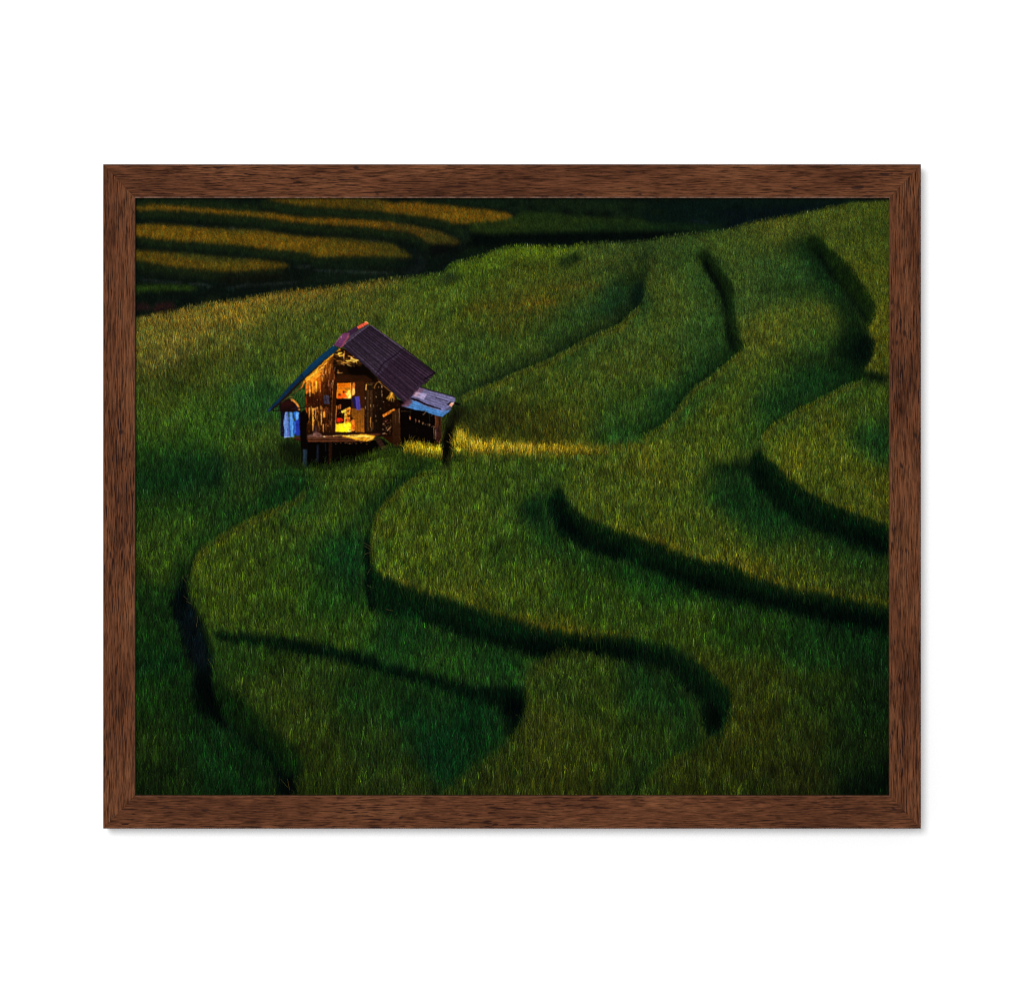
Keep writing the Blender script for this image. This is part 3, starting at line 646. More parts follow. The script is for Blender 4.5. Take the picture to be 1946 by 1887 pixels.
# front wall
WALL = (770, 345, 600, 480, 432, 635, 432, 1160, 1150, 1165, 1235, 1230, 1320, 1240, 1312, 860, 1250, 760, 1080, 600, 950, 470, 810, 360)
hp((34, 13, 4), *WALL)
hp((22, 9, 4), 985, 560, 1080, 600, 1250, 770, 1312, 880, 1310, 1150, 1150, 1165, 985, 1150, s=4)
x = 436.
while x < 722:                                                   # upright planks, left of the door
    w = hr.uniform(15, 27)
    top = 640 - max(0, x - 432) * .92
    c = jit((64, 25, 7), .4)
    hp(c, x, max(top, 500), x + w - 2, max(top - 12, 490), x + w - 2, 1150, x, 1150, col2=tuple(v * .55 for v in c), s=.5)
    hl((12, 5, 2), x + w - 1, max(top, 480), x + w - 1, 1150, 3, op=.85)
    if hr.random() < .8:
        xx, y0 = x + hr.uniform(3, w - 4), hr.uniform(640, 1000)
        hl(jit((108, 48, 14), .4), xx, y0, xx + hr.normal(0, 3), y0 + hr.uniform(60, 200), 3, 1, .7)
    x += w
hp((58, 20, 7), 440, 780, 600, 770, 600, 880, 440, 890, s=4, op=.75)     # shade of the eave
hp((80, 33, 10), 575, 560, 690, 470, 690, 650, 580, 655, s=3, op=.6)
for i in range(18):
    xx, y0 = hr.uniform(585, 690), hr.uniform(500, 600)
    hl(jit((86, 36, 10), .5), xx, y0, xx - 3, y0 + hr.uniform(30, 110), 5, 2, .7)
# wall parts in the evening sun
hp((206, 102, 14), 430, 640, 520, 570, 585, 560, 582, 650, 555, 720, 520, 760, 436, 760, s=4, op=.75)
hp((232, 128, 18), 432, 628, 500, 600, 560, 600, 520, 660, 440, 655, s=3, op=.9)
for x0, y0, y1, w, c in ((447, 668, 770, 9, (228, 124, 34)), (463, 690, 760, 6, (150, 66, 12)), (478, 676, 792, 13, (255, 190, 92)), (492, 700, 780, 5, (104, 44, 10)), (505, 655, 765, 15, (242, 142, 34)),
                         (517, 700, 770, 5, (120, 52, 12)), (535, 648, 752, 12, (255, 188, 66)), (549, 680, 745, 6, (160, 76, 16)), (571, 655, 750, 8, (198, 98, 24)), (600, 480, 562, 9, (236, 172, 84)),
                         (614, 470, 540, 4, (120, 60, 20)), (632, 466, 530, 8, (178, 96, 34)), (648, 470, 500, 5, (130, 70, 26)), (690, 640, 740, 5, (236, 176, 116)), (687, 740, 880, 6, (214, 130, 60)),
                         (683, 880, 1000, 5, (200, 112, 40)), (681, 1000, 1122, 6, (216, 150, 70)), (652, 640, 700, 5, (170, 120, 84)), (440, 800, 880, 9, (150, 60, 14)), (446, 890, 1000, 12, (176, 70, 16)),
                         (470, 890, 1030, 8, (236, 138, 46)), (484, 900, 960, 5, (130, 60, 16)), (504, 900, 1112, 12, (246, 172, 62)), (519, 900, 930, 7, (232, 150, 70)), (530, 895, 1000, 7, (226, 138, 58)),
                         (543, 890, 940, 8, (236, 150, 60)), (556, 890, 970, 6, (200, 110, 40)), (580, 880, 1060, 9, (250, 172, 72)), (600, 1050, 1128, 7, (216, 130, 48)), (628, 1040, 1110, 5, (120, 60, 22)),
                         (666, 1020, 1060, 5, (150, 84, 40)), (720, 860, 1000, 5, (246, 168, 80)), (714, 1000, 1118, 5, (240, 160, 70)), (668, 680, 760, 3, (120, 66, 30)), (606, 700, 780, 4, (96, 42, 12))):
    hl(c, x0, y0, x0 + hr.normal(0, 1.5), y1, w * 1.3, w * .7)
hp((226, 148, 40), 590, 940, 616, 930, 620, 985, 594, 990, s=1.5)
hp((110, 48, 12), 572, 920, 640, 900, 640, 912, 575, 935, s=1.5, op=.7)
for i in range(70):
    xx, yy = hr.uniform(436, 720), hr.uniform(780, 1120)
    he(jit((190, 110, 50), .5), xx, yy, hr.uniform(1, 2.6), hr.uniform(2, 8), s=.4, op=.6)
hp((60, 63, 88), 603, 780, 655, 783, 656, 862, 606, 862, s=1, op=.75)
hl((86, 84, 104), 606, 784, 606, 858, 3, op=.5)
hl((16, 8, 5), 590, 880, 700, 888, 6, op=.9)
for i in range(46):
    xx, y0 = hr.uniform(440, 700), hr.uniform(655, 1080)
    if 775 < y0 < 880:
        continue
    k = np.exp(-((xx - 520) / 70) ** 2)
    hl(jit((236 * (.55 + .45 * k), 140 * (.45 + .55 * k), 44), .25), xx, y0, xx + hr.normal(0, 2), y0 + hr.uniform(25, 95), hr.uniform(3, 8), 2, .8)
for i in range(60):
    xx, y0 = hr.uniform(436, 720), hr.uniform(640, 1060)
    hl((12, 5, 2), xx, y0, xx + hr.normal(0, 2), y0 + hr.uniform(40, 130), hr.uniform(3, 7), 2, .7)
hp((226, 116, 16), 440, 605, 520, 575, 580, 560, 560, 600, 480, 650, 440, 650, s=4, op=.7)
for x0, y0, x1, y1, op in ((438, 640, 600, 780, .18), (600, 480, 690, 660, .10), (440, 880, 600, 1110, .10), (600, 900, 690, 1110, .05)):
    hp((236, 120, 20), x0, y0, x1, y0, x1, y1, x0, y1, s=14, op=op)
for i in range(150):
    xx, yy = hr.uniform(434, 722), hr.uniform(640, 1130)
    c = ((14, 6, 2), (30, 12, 4), (196, 108, 30), (250, 186, 84), (20, 8, 3))[hr.integers(5)]
    if c[0] > 100 and 770 < yy < 890:
        continue
    hl(c, xx, yy, xx + hr.normal(0, 3), yy + hr.uniform(6, 34), hr.uniform(2, 6), 1.5, .8)
# bright thatch and rafters under the left slope
hp((222, 140, 26), 752, 345, 700, 392, 640, 440, 560, 510, 480, 590, 430, 632, 436, 660, 520, 618, 590, 560, 600, 500, 660, 452, 720, 400, 765, 362, s=2)
for i in range(80):
    t = hr.random()
    x0, y0 = 752 - 318 * t + hr.uniform(0, 26) * (.4 + t), 350 + 285 * t + hr.uniform(2, 30) * (.3 + t)
    c = ((255, 200, 74), (255, 176, 36), (150, 74, 10), (92, 40, 8), (70, 26, 6))[hr.integers(5)]
    L = hr.uniform(18, 54)
    hl(jit(c, .15), x0, y0, x0 - L * .76, y0 + L * .62, hr.uniform(4, 9), 2, .8)
for x0, y0, x1, y1, c in ((735, 372, 660, 436, (255, 200, 90)), (640, 470, 560, 548, (255, 198, 84)), (560, 545, 470, 622, (255, 214, 70)), (575, 590, 500, 640, (240, 150, 50)), (600, 500, 540, 560, (120, 50, 8)), (700, 415, 610, 490, (90, 36, 6))):
    hl(c, x0, y0, x1, y1, 10, 5, .9)
hp((200, 104, 20), 590, 490, 690, 410, 760, 370, 760, 420, 690, 500, 600, 580, s=12, op=.35)
for i in range(40):
    t = hr.random(); xx = 585 + 110 * t; y0 = 560 - 100 * t + hr.uniform(0, 70)
    hl(((236, 150, 50), (170, 84, 20), (255, 190, 90), (36, 14, 4))[hr.integers(4)], xx, y0, xx + hr.normal(0, 2), y0 + hr.uniform(14, 50), hr.uniform(3, 6), 2, .75)
# gable top: lit branches in the dark
hp((24, 11, 3), 700, 380, 790, 360, 950, 470, 1080, 610, 1060, 650, 730, 650, 690, 520, s=3)
hp((10, 5, 3), 820, 500, 960, 480, 1080, 605, 1070, 650, 900, 650, 820, 560, s=6)
for i in range(210):
    a, b = hr.random(), hr.random()
    x0, y0 = 700 + 240 * a, 375 + 140 * b
    if y0 < 372 + max(0, x0 - 800) * .62 or (x0 < 720 and y0 < 400):
        continue
    k = np.exp(-((x0 - 860) / 75) ** 2 - ((y0 - 462) / 26) ** 2) + .7 * np.exp(-((x0 - 745) / 36) ** 2 - ((y0 - 402) / 22) ** 2) + .25 * np.exp(-((x0 - 770) / 60) ** 2 - ((y0 - 485) / 24) ** 2)
    c = np.array((46, 20, 4)) + np.array((215, 165, 64)) * min(k * hr.uniform(.5, 1.6), 1)
    L = hr.uniform(10, 44)
    hl(tuple(c), x0, y0, x0 + L, y0 + L * hr.uniform(-.3, .25), hr.uniform(3, 9), 2, .85)
for x0, y0, x1, y1, w, c in ((735, 398, 775, 388, 18, (236, 178, 54)), (712, 400, 742, 404, 9, (220, 140, 50)), (745, 418, 790, 410, 15, (224, 160, 46)), (795, 372, 790, 510, 6, (190, 128, 50)), (792, 395, 788, 440, 9, (222, 160, 66)),
                         (828, 418, 870, 432, 11, (196, 128, 58)), (872, 424, 906, 420, 9, (170, 110, 50)), (852, 432, 872, 442, 13, (226, 180, 100)), (805, 462, 900, 466, 11, (250, 196, 74)), (850, 448, 936, 458, 12, (248, 190, 80)),
                         (880, 470, 940, 452, 10, (255, 210, 100)), (905, 462, 912, 488, 9, (244, 190, 80)), (770, 480, 850, 484, 8, (206, 138, 50)), (725, 462, 800, 472, 6, (200, 128, 46)), (820, 500, 868, 512, 6, (222, 180, 90)),
                         (764, 488, 800, 500, 6, (220, 156, 80)), (880, 510, 892, 516, 5, (150, 110, 60)), (728, 572, 782, 576, 7, (206, 142, 70)), (736, 548, 741, 572, 6, (210, 140, 60)), (745, 570, 736, 584, 5, (170, 104, 44)),
                         (696, 440, 720, 452, 5, (180, 110, 40)), (710, 520, 704, 560, 4, (150, 120, 110)), (704, 590, 700, 640, 4, (180, 120, 70)), (660, 600, 658, 650, 4, (150, 76, 30))):
    hl(c, x0, y0, x1, y1, w, w * .5)
hp((58, 26, 9), 728, 590, 1000, 600, 1050, 640, 1050, 662, 725, 662, s=3, op=.6)
# right-hand wall: planks, woven panel, specks of light through it
for x0, x1, c in ((985, 1000, (48, 23, 9)), (1000, 1030, (66, 40, 20)), (1031, 1060, (62, 38, 20)), (1061, 1090, (34, 17, 7)), (1091, 1118, (26, 14, 6)), (1119, 1150, (24, 12, 6))):
    hp(jit(c, .1), x0, 660, x1 - 2, 665, x1 - 2, 1120, x0, 1120, col2=tuple(v * .7 for v in c), s=.6)
    hl(jit(c, .5), (x0 + x1) / 2, 700, (x0 + x1) / 2, 1100, 3, op=.5)
hp((30, 19, 10), 1005, 680, 1055, 682, 1055, 735, 1005, 735, s=1.5)
hl((230, 166, 62), 999, 680, 996, 736, 8)
hl((108, 82, 32), 1008, 684, 1050, 682, 7, op=.8)
for yy in (940, 1002, 1050):
    hl((14, 7, 4), 990, yy - 10, 1240, yy + 10, 4, op=.8)
for x0, y0, y1, w, c in ((1040, 985, 1080, 7, (206, 138, 62)), (1046, 1080, 1110, 5, (150, 92, 40)), (990, 800, 818, 9, (206, 170, 124)), (1036, 800, 815, 7, (120, 80, 46)), (990, 880, 912, 7, (196, 140, 86)), (988, 960, 980, 4, (140, 96, 60)),
                         (1112, 700, 714, 7, (176, 130, 80)), (1140, 690, 712, 8, (214, 160, 96)), (1142, 735, 765, 6, (180, 140, 90)), (1145, 770, 784, 8, (214, 180, 120)), (1090, 790, 806, 7, (214, 176, 124)), (1142, 780, 800, 6, (190, 140, 86)),
                         (1066, 870, 896, 6, (170, 110, 60)), (1040, 865, 892, 7, (210, 160, 104)), (1090, 1010, 1030, 5, (130, 96, 60)), (1016, 1080, 1106, 4, (110, 66, 30)), (1060, 1030, 1100, 5, (132, 80, 36)), (1160, 840, 850, 8, (190, 156, 110)),
                         (1128, 900, 912, 7, (160, 130, 80)), (1087, 965, 985, 6, (160, 136, 100)), (1158, 955, 985, 6, (180, 120, 60))):
    hl(c, x0, y0, x0 + hr.normal(0, 1.5), y1, w, w * .6)
for i in range(110):
    xx, yy = hr.uniform(1065, 1300), hr.uniform(660, 930)
    if yy < 620 + (xx - 1090) * .95:
        continue
    he(jit((96, 62, 30), .5), xx, yy, hr.uniform(1.0, 2.4), hr.uniform(2, 7), s=.6, op=.5)
for i in range(60):
    xx, yy = hr.uniform(1145, 1235), hr.uniform(1000, 1145)
    he(jit((140, 88, 48), .5), xx, yy, hr.uniform(1.5, 5), hr.uniform(1.5, 4), s=.6, op=.6)
for x0, y0, x1, y1, c in ((1172, 1028, 1196, 1012, (150, 70, 60)), (1150, 1050, 1168, 1046, (190, 150, 110)), (1190, 1110, 1212, 1092, (222, 160, 110)), (1205, 1095, 1228, 1076, (200, 140, 84)), (1150, 1138, 1178, 1136, (180, 150, 120)), (1180, 1090, 1190, 1076, (160, 120, 90)), (1150, 1100, 1160, 1098, (160, 130, 100))):
    hl(c, x0, y0, x1, y1, 9, 4)
hp((198, 104, 26), 1146, 962, 1200, 935, 1262, 905, 1270, 922, 1215, 955, 1158, 985, s=1)
for i in range(26):
    t = hr.random()
    xx, yy = 1152 + 112 * t, 972 - 58 * t + hr.normal(0, 7)
    he(((255, 190, 84), (96, 40, 8), (240, 150, 60))[hr.integers(3)], xx, yy, hr.uniform(2, 6), hr.uniform(2, 5), s=.5, op=.85)
curve((176, 116, 50), 1074, 722, 1078, 698, 1092, 672, 1116, 655, 1136, 664, w=6)
curve((190, 130, 62), 1110, 652, 1150, 688, 1190, 720, 1226, 748, 1256, 760, w=5)
curve((120, 80, 40), 1190, 706, 1230, 735, 1262, 742, w=5)
for i in range(38):
    a = hr.uniform(-.75, .6)
    r = hr.uniform(46, 88)
    hl(jit(((244, 184, 60), (206, 140, 36), (120, 76, 18))[hr.integers(3)], .12), 1236 + hr.normal(0, 7), 758, 1232 + r * np.sin(a), 758 + r * np.cos(a), 7, 3, .9)
hp((56, 32, 13), 1236, 935, 1310, 900, 1314, 1255, 1246, 1255, col2=(40, 18, 7))
for xx in (1256, 1274, 1290):
    hl(jit((36, 18, 8), .3), xx, 925, xx + 6, 1240, 4, op=.7)
hl((98, 62, 30), 1268, 950, 1272, 1050, 5, op=.7)
hl((166, 116, 82), 1305, 905, 1304, 1040, 5, 3)
hl((30, 14, 6), 1240, 1046, 1312, 1042, 4, op=.8)

# door: frame, lit window over it, lit goods inside, the leaf to the right
hp((44, 19, 6), 692, 660, 722, 655, 724, 1128, 676, 1128, s=.6)
hl((70, 30, 8), 712, 670, 708, 1120, 6, op=.7)
hl((24, 10, 3), 720, 664, 716, 1128, 4)
hp((18, 7, 3), 724, 660, 858, 660, 860, 1128, 714, 1128)
hp((212, 104, 8), 726, 668, 855, 668, 857, 812, 722, 812, col2=(232, 118, 14))
hl((160, 66, 4), 726, 696, 800, 700, 7, op=.8)
hl((190, 84, 6), 740, 682, 850, 690, 10, op=.7)
hl((170, 96, 20), 740, 720, 850, 716, 12, 20, op=.7)
he((124, 92, 26), 822, 728, 24, 10, 3, .7)
he((150, 100, 30), 745, 745, 16, 12, 3, .6)
he((255, 206, 70), 843, 772, 22, 40, 1)
hl((255, 200, 90), 804, 752, 842, 812, 13, 8)
hl((255, 226, 150), 838, 806, 855, 780, 12)
he((216, 78, 14), 752, 798, 22, 26, 2)
he((222, 84, 16), 790, 784, 20, 30, 2)
he((110, 36, 12), 752, 775, 15, 10, 1.2)
he((96, 38, 20), 788, 752, 10, 13, 1.2)
he((130, 70, 30), 806, 752, 7, 10, 1.2)
hl((190, 180, 150), 795, 812, 852, 814, 7, 4, .8)
hp((60, 28, 8), 857, 655, 896, 655, 896, 830, 860, 830, s=.8)
hl((250, 184, 90), 856, 664, 857, 815, 5)
hp((176, 92, 26), 872, 664, 894, 664, 893, 765, 862, 800, 864, 700, s=1.5, col2=(214, 126, 40))
he((248, 192, 88), 881, 748, 13, 32, 1.5)
# goods in the light
hp((15, 6, 4), 722, 815, 857, 815, 858, 880, 724, 880, s=1)
hp((196, 110, 50), 733, 880, 764, 866, 762, 905, 735, 915, s=2)
hp((90, 36, 14), 742, 878, 756, 876, 752, 912, 740, 914, s=1.5)
hp((255, 206, 66), 766, 928, 846, 890, 852, 905, 838, 930, 800, 940, 768, 945, s=1.5)
hp((214, 118, 24), 812, 905, 854, 896, 850, 1015, 812, 1010, s=1.5)
hp((60, 24, 6), 818, 925, 838, 918, 836, 945, 818, 950, s=1.5)
hp((76, 30, 8), 830, 965, 848, 960, 846, 985, 828, 990, s=1.5)
hl((255, 214, 74), 806, 935, 800, 1120, 18, 15)
hl((244, 164, 40), 818, 950, 795, 990, 16, 8)
hp((214, 26, 10), 724, 998, 748, 990, 775, 996, 790, 1012, 770, 1030, 726, 1028, s=1.5)
hl((150, 30, 30), 722, 1034, 760, 1036, 8, 4)
hp((200, 84, 20), 806, 1000, 850, 1000, 850, 1030, 806, 1040, s=2)
hp((252, 190, 30), 714, 1046, 780, 1040, 862, 1020, 862, 1122, 714, 1124, s=1)
hp((255, 232, 22), 742, 1052, 850, 1040, 846, 1120, 738, 1122, s=3)
for i in range(60):
    xx, yy = hr.uniform(718, 890), hr.uniform(1010, 1118)
    c = ((190, 106, 12), (255, 242, 96), (120, 60, 8), (236, 152, 20))[hr.integers(4)]
    hl(c, xx, yy, xx + hr.uniform(6, 22), yy + hr.normal(0, 3), hr.uniform(2, 5), 2, .7)
hp((206, 100, 22), 856, 1015, 892, 1005, 896, 1100, 880, 1118, 858, 1118, s=1.5)
for i in range(34):
    xx, yy = hr.uniform(854, 892), hr.uniform(1010, 1112)
    hl(((255, 176, 70), (120, 46, 8), (232, 120, 30))[hr.integers(3)], xx, yy, xx + hr.uniform(5, 14), yy + hr.uniform(-6, 4), 5, 2, .85)
hl((255, 214, 110), 806, 1010, 800, 1080, 7, op=.8)
for i in range(70):
    xx, yy = hr.uniform(726, 852), hr.uniform(885, 1046)
    c = ((30, 12, 5), (48, 20, 6), (210, 120, 26), (255, 206, 84), (120, 52, 12), (22, 9, 4))[hr.integers(6)]
    hl(c, xx, yy, xx + hr.normal(0, 7), yy + hr.uniform(6, 26), hr.uniform(3, 8), 2, .75)
he((240, 226, 160), 838, 1112, 14, 6, 1.2)
he((60, 60, 40), 846, 1104, 6, 5, 1)
hl((232, 146, 58), 722, 878, 714, 1112, 6, 5)
# door leaf
hp((54, 24, 8), 894, 655, 984, 655, 984, 905, 860, 905, 862, 826, 894, 800, s=.8)
hp((112, 64, 16), 860, 905, 982, 900, 984, 1130, 900, 1130, 888, 1000, 860, 985, col2=(156, 86, 16), s=.8)
for xx in (915, 942, 966):
    hl(jit((90, 48, 12), .2), xx, 915, xx + 2, 1125, 5, op=.5)
hl((40, 18, 6), 984, 655, 984, 1128, 5)
hp((24, 22, 66), 866, 815, 896, 796, 906, 910, 880, 880, s=2)
hp((70, 60, 146), 894, 797, 934, 790, 947, 915, 908, 920, s=1)
hl((96, 84, 176), 906, 805, 916, 912, 4, op=.7)
hl((54, 40, 140), 922, 800, 932, 910, 5, op=.7)
hl((132, 86, 150), 908, 918, 945, 914, 4, op=.7)

# deck
hp((30, 13, 7), 560, 1125, 1150, 1125, 1150, 1160, 560, 1160, s=1)
hl((64, 34, 20), 715, 1134, 985, 1132, 5, op=.8)
hp((80, 42, 24), 330, 1168, 480, 1150, 700, 1152, 980, 1140, 1135, 1135, 1080, 1172, 1035, 1212, 470, 1218, 345, 1200, col2=(48, 20, 10))
for yy, c in ((1172, (104, 58, 34)), (1184, (122, 72, 44)), (1196, (40, 18, 8)), (1205, (150, 88, 50)), (1214, (46, 22, 12))):
    hl(c, 460, yy + 1, 1040, yy - 2, 5, 4, .9)
hp((214, 146, 28), 770, 1168, 860, 1150, 960, 1140, 1085, 1158, 1052, 1196, 1000, 1206, 900, 1196, 840, 1176, s=2)
for i in range(36):
    t = hr.random()
    xx, yy = 760 + 260 * t, 1156 + hr.uniform(-6, 44) * t
    hl(((255, 196, 66), (160, 96, 18), (255, 224, 120), (110, 60, 10))[hr.integers(4)], xx, yy, xx + hr.uniform(30, 90), yy + hr.uniform(-3, 6), 6, 3, .85)
hl((255, 186, 70), 1000, 1206, 1070, 1170, 7, 4)
hl((252, 210, 110), 690, 1158, 780, 1154, 6, 3, .8)
hl((190, 140, 90), 595, 1166, 680, 1160, 6, 4, .8)
he((232, 200, 150), 608, 1166, 14, 6, 1)
hp((122, 82, 70), 496, 1170, 505, 1132, 530, 1118, 560, 1128, 590, 1150, 588, 1172, s=2)
hp((92, 58, 50), 530, 1160, 560, 1135, 575, 1165, s=2)
hl((176, 128, 106), 508, 1140, 540, 1122, 5, op=.7)
hp((96, 66, 56), 455, 1150, 500, 1142, 500, 1172, 455, 1172, s=2)
hp((58, 36, 42), 505, 1060, 540, 1050, 560, 1128, 505, 1132, s=5, op=.6)
for i in range(22):
    xx = hr.uniform(700, 1060)
    he(jit((140, 84, 40), .5), xx, 1224 + hr.normal(0, 5), hr.uniform(3, 9), hr.uniform(2, 4), s=.6, op=.7)
hl((30, 20, 12), 330, 1190, 380, 1196, 16, 9)
hp((40, 24, 17), 1075, 1180, 1120, 1170, 1190, 1270, 1140, 1290, s=2)
for k in range(4):
    hl((66, 42, 28), 1080 + 22 * k, 1192 + 24 * k, 1118 + 22 * k, 1180 + 24 * k, 5, op=.7)

# left end: winnowing basket, pole, washing
hp((26, 11, 10), 190, 868, 255, 820, 320, 812, 370, 860, 392, 920, 392, 945, 205, 940, s=2)
hp((44, 16, 14), 215, 850, 300, 822, 340, 850, 300, 880, 215, 890, s=5, op=.7)
for k in range(7):
    curve(((232, 146, 54), (248, 176, 76), (176, 96, 30), (120, 60, 20))[k % 4], 290 + k * 2, 812 + k * 4, 335 - k, 826 + k * 3, 368 - 2 * k, 862 + k * 2, 384 - 3 * k, 920, w=6, op=.9)
hp((30, 20, 44), 330, 872, 352, 880, 372, 925, 340, 925, s=3, op=.8)
hp((17, 15, 30), 205, 935, 250, 935, 246, 1165, 205, 1160, s=1)
hl((34, 60, 120), 206, 1000, 206, 1155, 5, 4, .9)
for i in range(40):
    he(jit((58, 50, 84), .4), hr.uniform(214, 240), hr.uniform(945, 1155), 2.6, 3.4, s=.5, op=.7)
hp((116, 150, 208), 246, 940, 270, 932, 280, 990, 292, 1172, 236, 1178, 240, 1100, 230, 1040, col2=(96, 132, 196), s=.8)
hp((96, 104, 190), 258, 945, 275, 940, 284, 1160, 266, 1170, s=1.5, op=.8)
hp((76, 138, 206), 280, 938, 315, 938, 325, 1010, 328, 1166, 290, 1172, 285, 1040, col2=(80, 142, 208), s=.8)
hp((28, 84, 160), 283, 940, 292, 938, 300, 1165, 290, 1170, s=1.2, op=.85)
hp((40, 108, 196), 322, 940, 350, 930, 378, 940, 374, 985, 352, 1035, 335, 1000, s=.8)
hp((104, 170, 240), 350, 935, 375, 945, 372, 985, 352, 1015, 345, 970, s=1.2)
for i in range(26):
    xx, yy = hr.uniform(246, 340), hr.uniform(950, 1080)
    hl(((30, 74, 150), (130, 180, 240), (20, 50, 120), (96, 150, 228))[hr.integers(4)], xx, yy, xx + hr.normal(0, 5), yy + hr.uniform(40, 110), hr.uniform(3, 7), 2, .5)
for i in range(7):
    xx = 350 + 6 * i
    hl(((16, 22, 120), (50, 80, 220))[i % 2], xx, 1040, xx + 2, 1150, 4, 3, .6)
hl((200, 214, 240), 368, 1002, 352, 1038, 4)
hl((60, 60, 130), 330, 960, 352, 1036, 4)
hp((34, 48, 150), 345, 1020, 375, 1000, 392, 1150, 348, 1160, 340, 1080, s=1)
hp((46, 96, 190), 326, 1010, 346, 1030, 348, 1120, 330, 1166, s=1)
hp((16, 20, 96), 372, 960, 398, 940, 398, 1120, 386, 1140, s=2)
for x0, x1, c in ((252, 256, (140, 170, 232)), (304, 308, (120, 186, 246)), (318, 322, (90, 96, 160)), (296, 310, (160, 180, 230))):
    hl(c, x0, 950, x1, 1010, 4, 2, .8)
hl((206, 214, 238), 238, 1174, 328, 1166, 6, 4, .85)
hl((170, 150, 150), 272, 1178, 276, 1200, 4, 2, .8)
hp((9, 5, 5), 384, 945, 432, 918, 456, 960, 468, 1015, 450, 1040, 446, 1160, 460, 1280, 396, 1285, 388, 1160, s=2)
hl((22, 32, 20), 430, 930, 436, 970, 6, 3, .8)
hl((20, 11, 11), 128, 926, 300, 912, 9)
hl((24, 13, 12), 300, 912, 482, 888, 10, 6)
hl((70, 44, 38), 300, 908, 470, 887, 3, 2, .8)
hl((17, 11, 14), 200, 870, 196, 912, 8)

# left slope of the roof, seen nearly along it
hp((30, 14, 9), 745, 345, 600, 470, 440, 618, 300, 760, 190, 870, 150, 905, 110, 930, 90, 925, 300, 720, 500, 540, 700, 370, s=1)
for x0, y0, x1, y1, c, w in ((432, 640, 350, 745, (176, 104, 44), 8), (415, 690, 330, 770, (206, 132, 62), 7), (395, 700, 300, 800, (120, 58, 24), 6), (350, 735, 262, 812, (200, 130, 76), 6), (300, 790, 255, 812, (214, 140, 70), 6),
                             (262, 806, 212, 850, (140, 74, 36), 6), (430, 650, 395, 720, (226, 120, 30), 16), (420, 670, 380, 735, (190, 96, 26), 12), (290, 800, 330, 795, (240, 160, 80), 7)):
    hl(c, x0, y0, x1, y1, w, w * .5, .9)
hp((14, 44, 66), 695, 318, 742, 350, 690, 396, 600, 462, 500, 552, 400, 636, 300, 732, 190, 846, 82, 942, 80, 925, 180, 822, 280, 705, 390, 590, 500, 480, 600, 395, s=.8, col2=(14, 36, 64))
for k in range(7):
    o = k * 6
    curve(((22, 92, 140), (8, 34, 62), (16, 74, 118), (9, 42, 74), (18, 80, 126), (6, 26, 50), (14, 60, 98))[k], 690 + o, 324 + o * .75, 600 + o * .6, 400 + o, 500 + o * .5, 486 + o, 395 + o * .4, 592 + o * .9, w=4, op=.8)
    o *= .8
    curve(((20, 66, 104), (10, 30, 52), (18, 56, 90), (8, 24, 42), (20, 52, 84), (8, 20, 36), (16, 40, 66))[k], 392 + o * .5, 594 + o * .9, 282 + o * .5, 708 + o, 182 + o * .4, 824 + o * .8, 86, 930 + o * .3, w=4, op=.8)
hl((8, 22, 40), 396, 588, 420, 626, 10, 6)
hl((34, 60, 96), 110, 905, 82, 938, 12, 6)
hl((190, 176, 130), 690, 318, 698, 326, 7)

# right slope: corrugated sheets in two courses
R_ = (778, 326, 842, 232, 1010, 130, 1060, 142, 1345, 340, 1640, 572, 1530, 638, 1515, 700, 1440, 770, 1372, 868, 1290, 802, 1088, 604, 948, 470, 860, 400)
hp((66, 54, 71), *R_, col2=(47, 35, 48))
# sheet ribs run from the ridge down to the right
dx, dy = 592., 540.
N = 44
for k in range(N):
    t = (k + .5) / N
    ax, ay = 784 + (1030 - 784) * t, 322 + (132 - 322) * t
    bx, by = 1372 + (1640 - 1372) * t, 866 + (572 - 866) * t
    if .40 < t < .63:
        e = 1 - .06 * np.sin((t - .4) / .23 * np.pi)
        bx, by = ax + (bx - ax) * e, ay + (by - ay) * e
    e = hr.uniform(-.004, .016); bx, by = bx + dx * e, by + dy * e
    mx, my = ax + (bx - ax) * .53, ay + (by - ay) * .53
    c1 = np.array((122, 104, 126)) * np.exp(hr.normal(-.08, .25)); c2 = np.array((20, 12, 21))
    hl(tuple(c2), ax, ay, bx, by, 7, 7, .95, s=.4)
    hl(tuple(c1), ax, ay - 6, mx, my - 6, 5, 5, .9, s=.4)
    hl(tuple(c1 * np.array((.80, .66, .72))), mx, my - 6, bx, by - 6, 5, 5, .85, s=.4)
hp((28, 14, 28), 1345, 342, 1352, 350, 1230, 445, 1170, 482, 1092, 592, 1082, 590, 1160, 474, 1225, 436, s=.8, op=.85)
for i in range(130):
    a, b = hr.random(), hr.random()
    xx, yy = 800 + 560 * a + 240 * b, 320 + 520 * a - 180 * b
    he(jit((22, 12, 26), .4), xx, yy, hr.uniform(2, 7), hr.uniform(1.5, 4), s=.6, op=.6)
for i in range(60):
    a, b = hr.random(), hr.random()
    xx, yy = 800 + 560 * a + 240 * b, 320 + 520 * a - 180 * b
    hl(jit(((120, 96, 140), (96, 52, 52))[hr.integers(2)], .2), xx, yy, xx + 22, yy + 19, 3, 1, .5)
hl((14, 8, 14), 1345, 346, 1640, 574, 6, 7)
hl((12, 6, 12), 1640, 572, 1532, 638, 10, 8)
hl((40, 24, 44), 780, 330, 950, 474, 5, 4)
hl((150, 86, 50), 1100, 628, 1180, 700, 4, 2, .6)
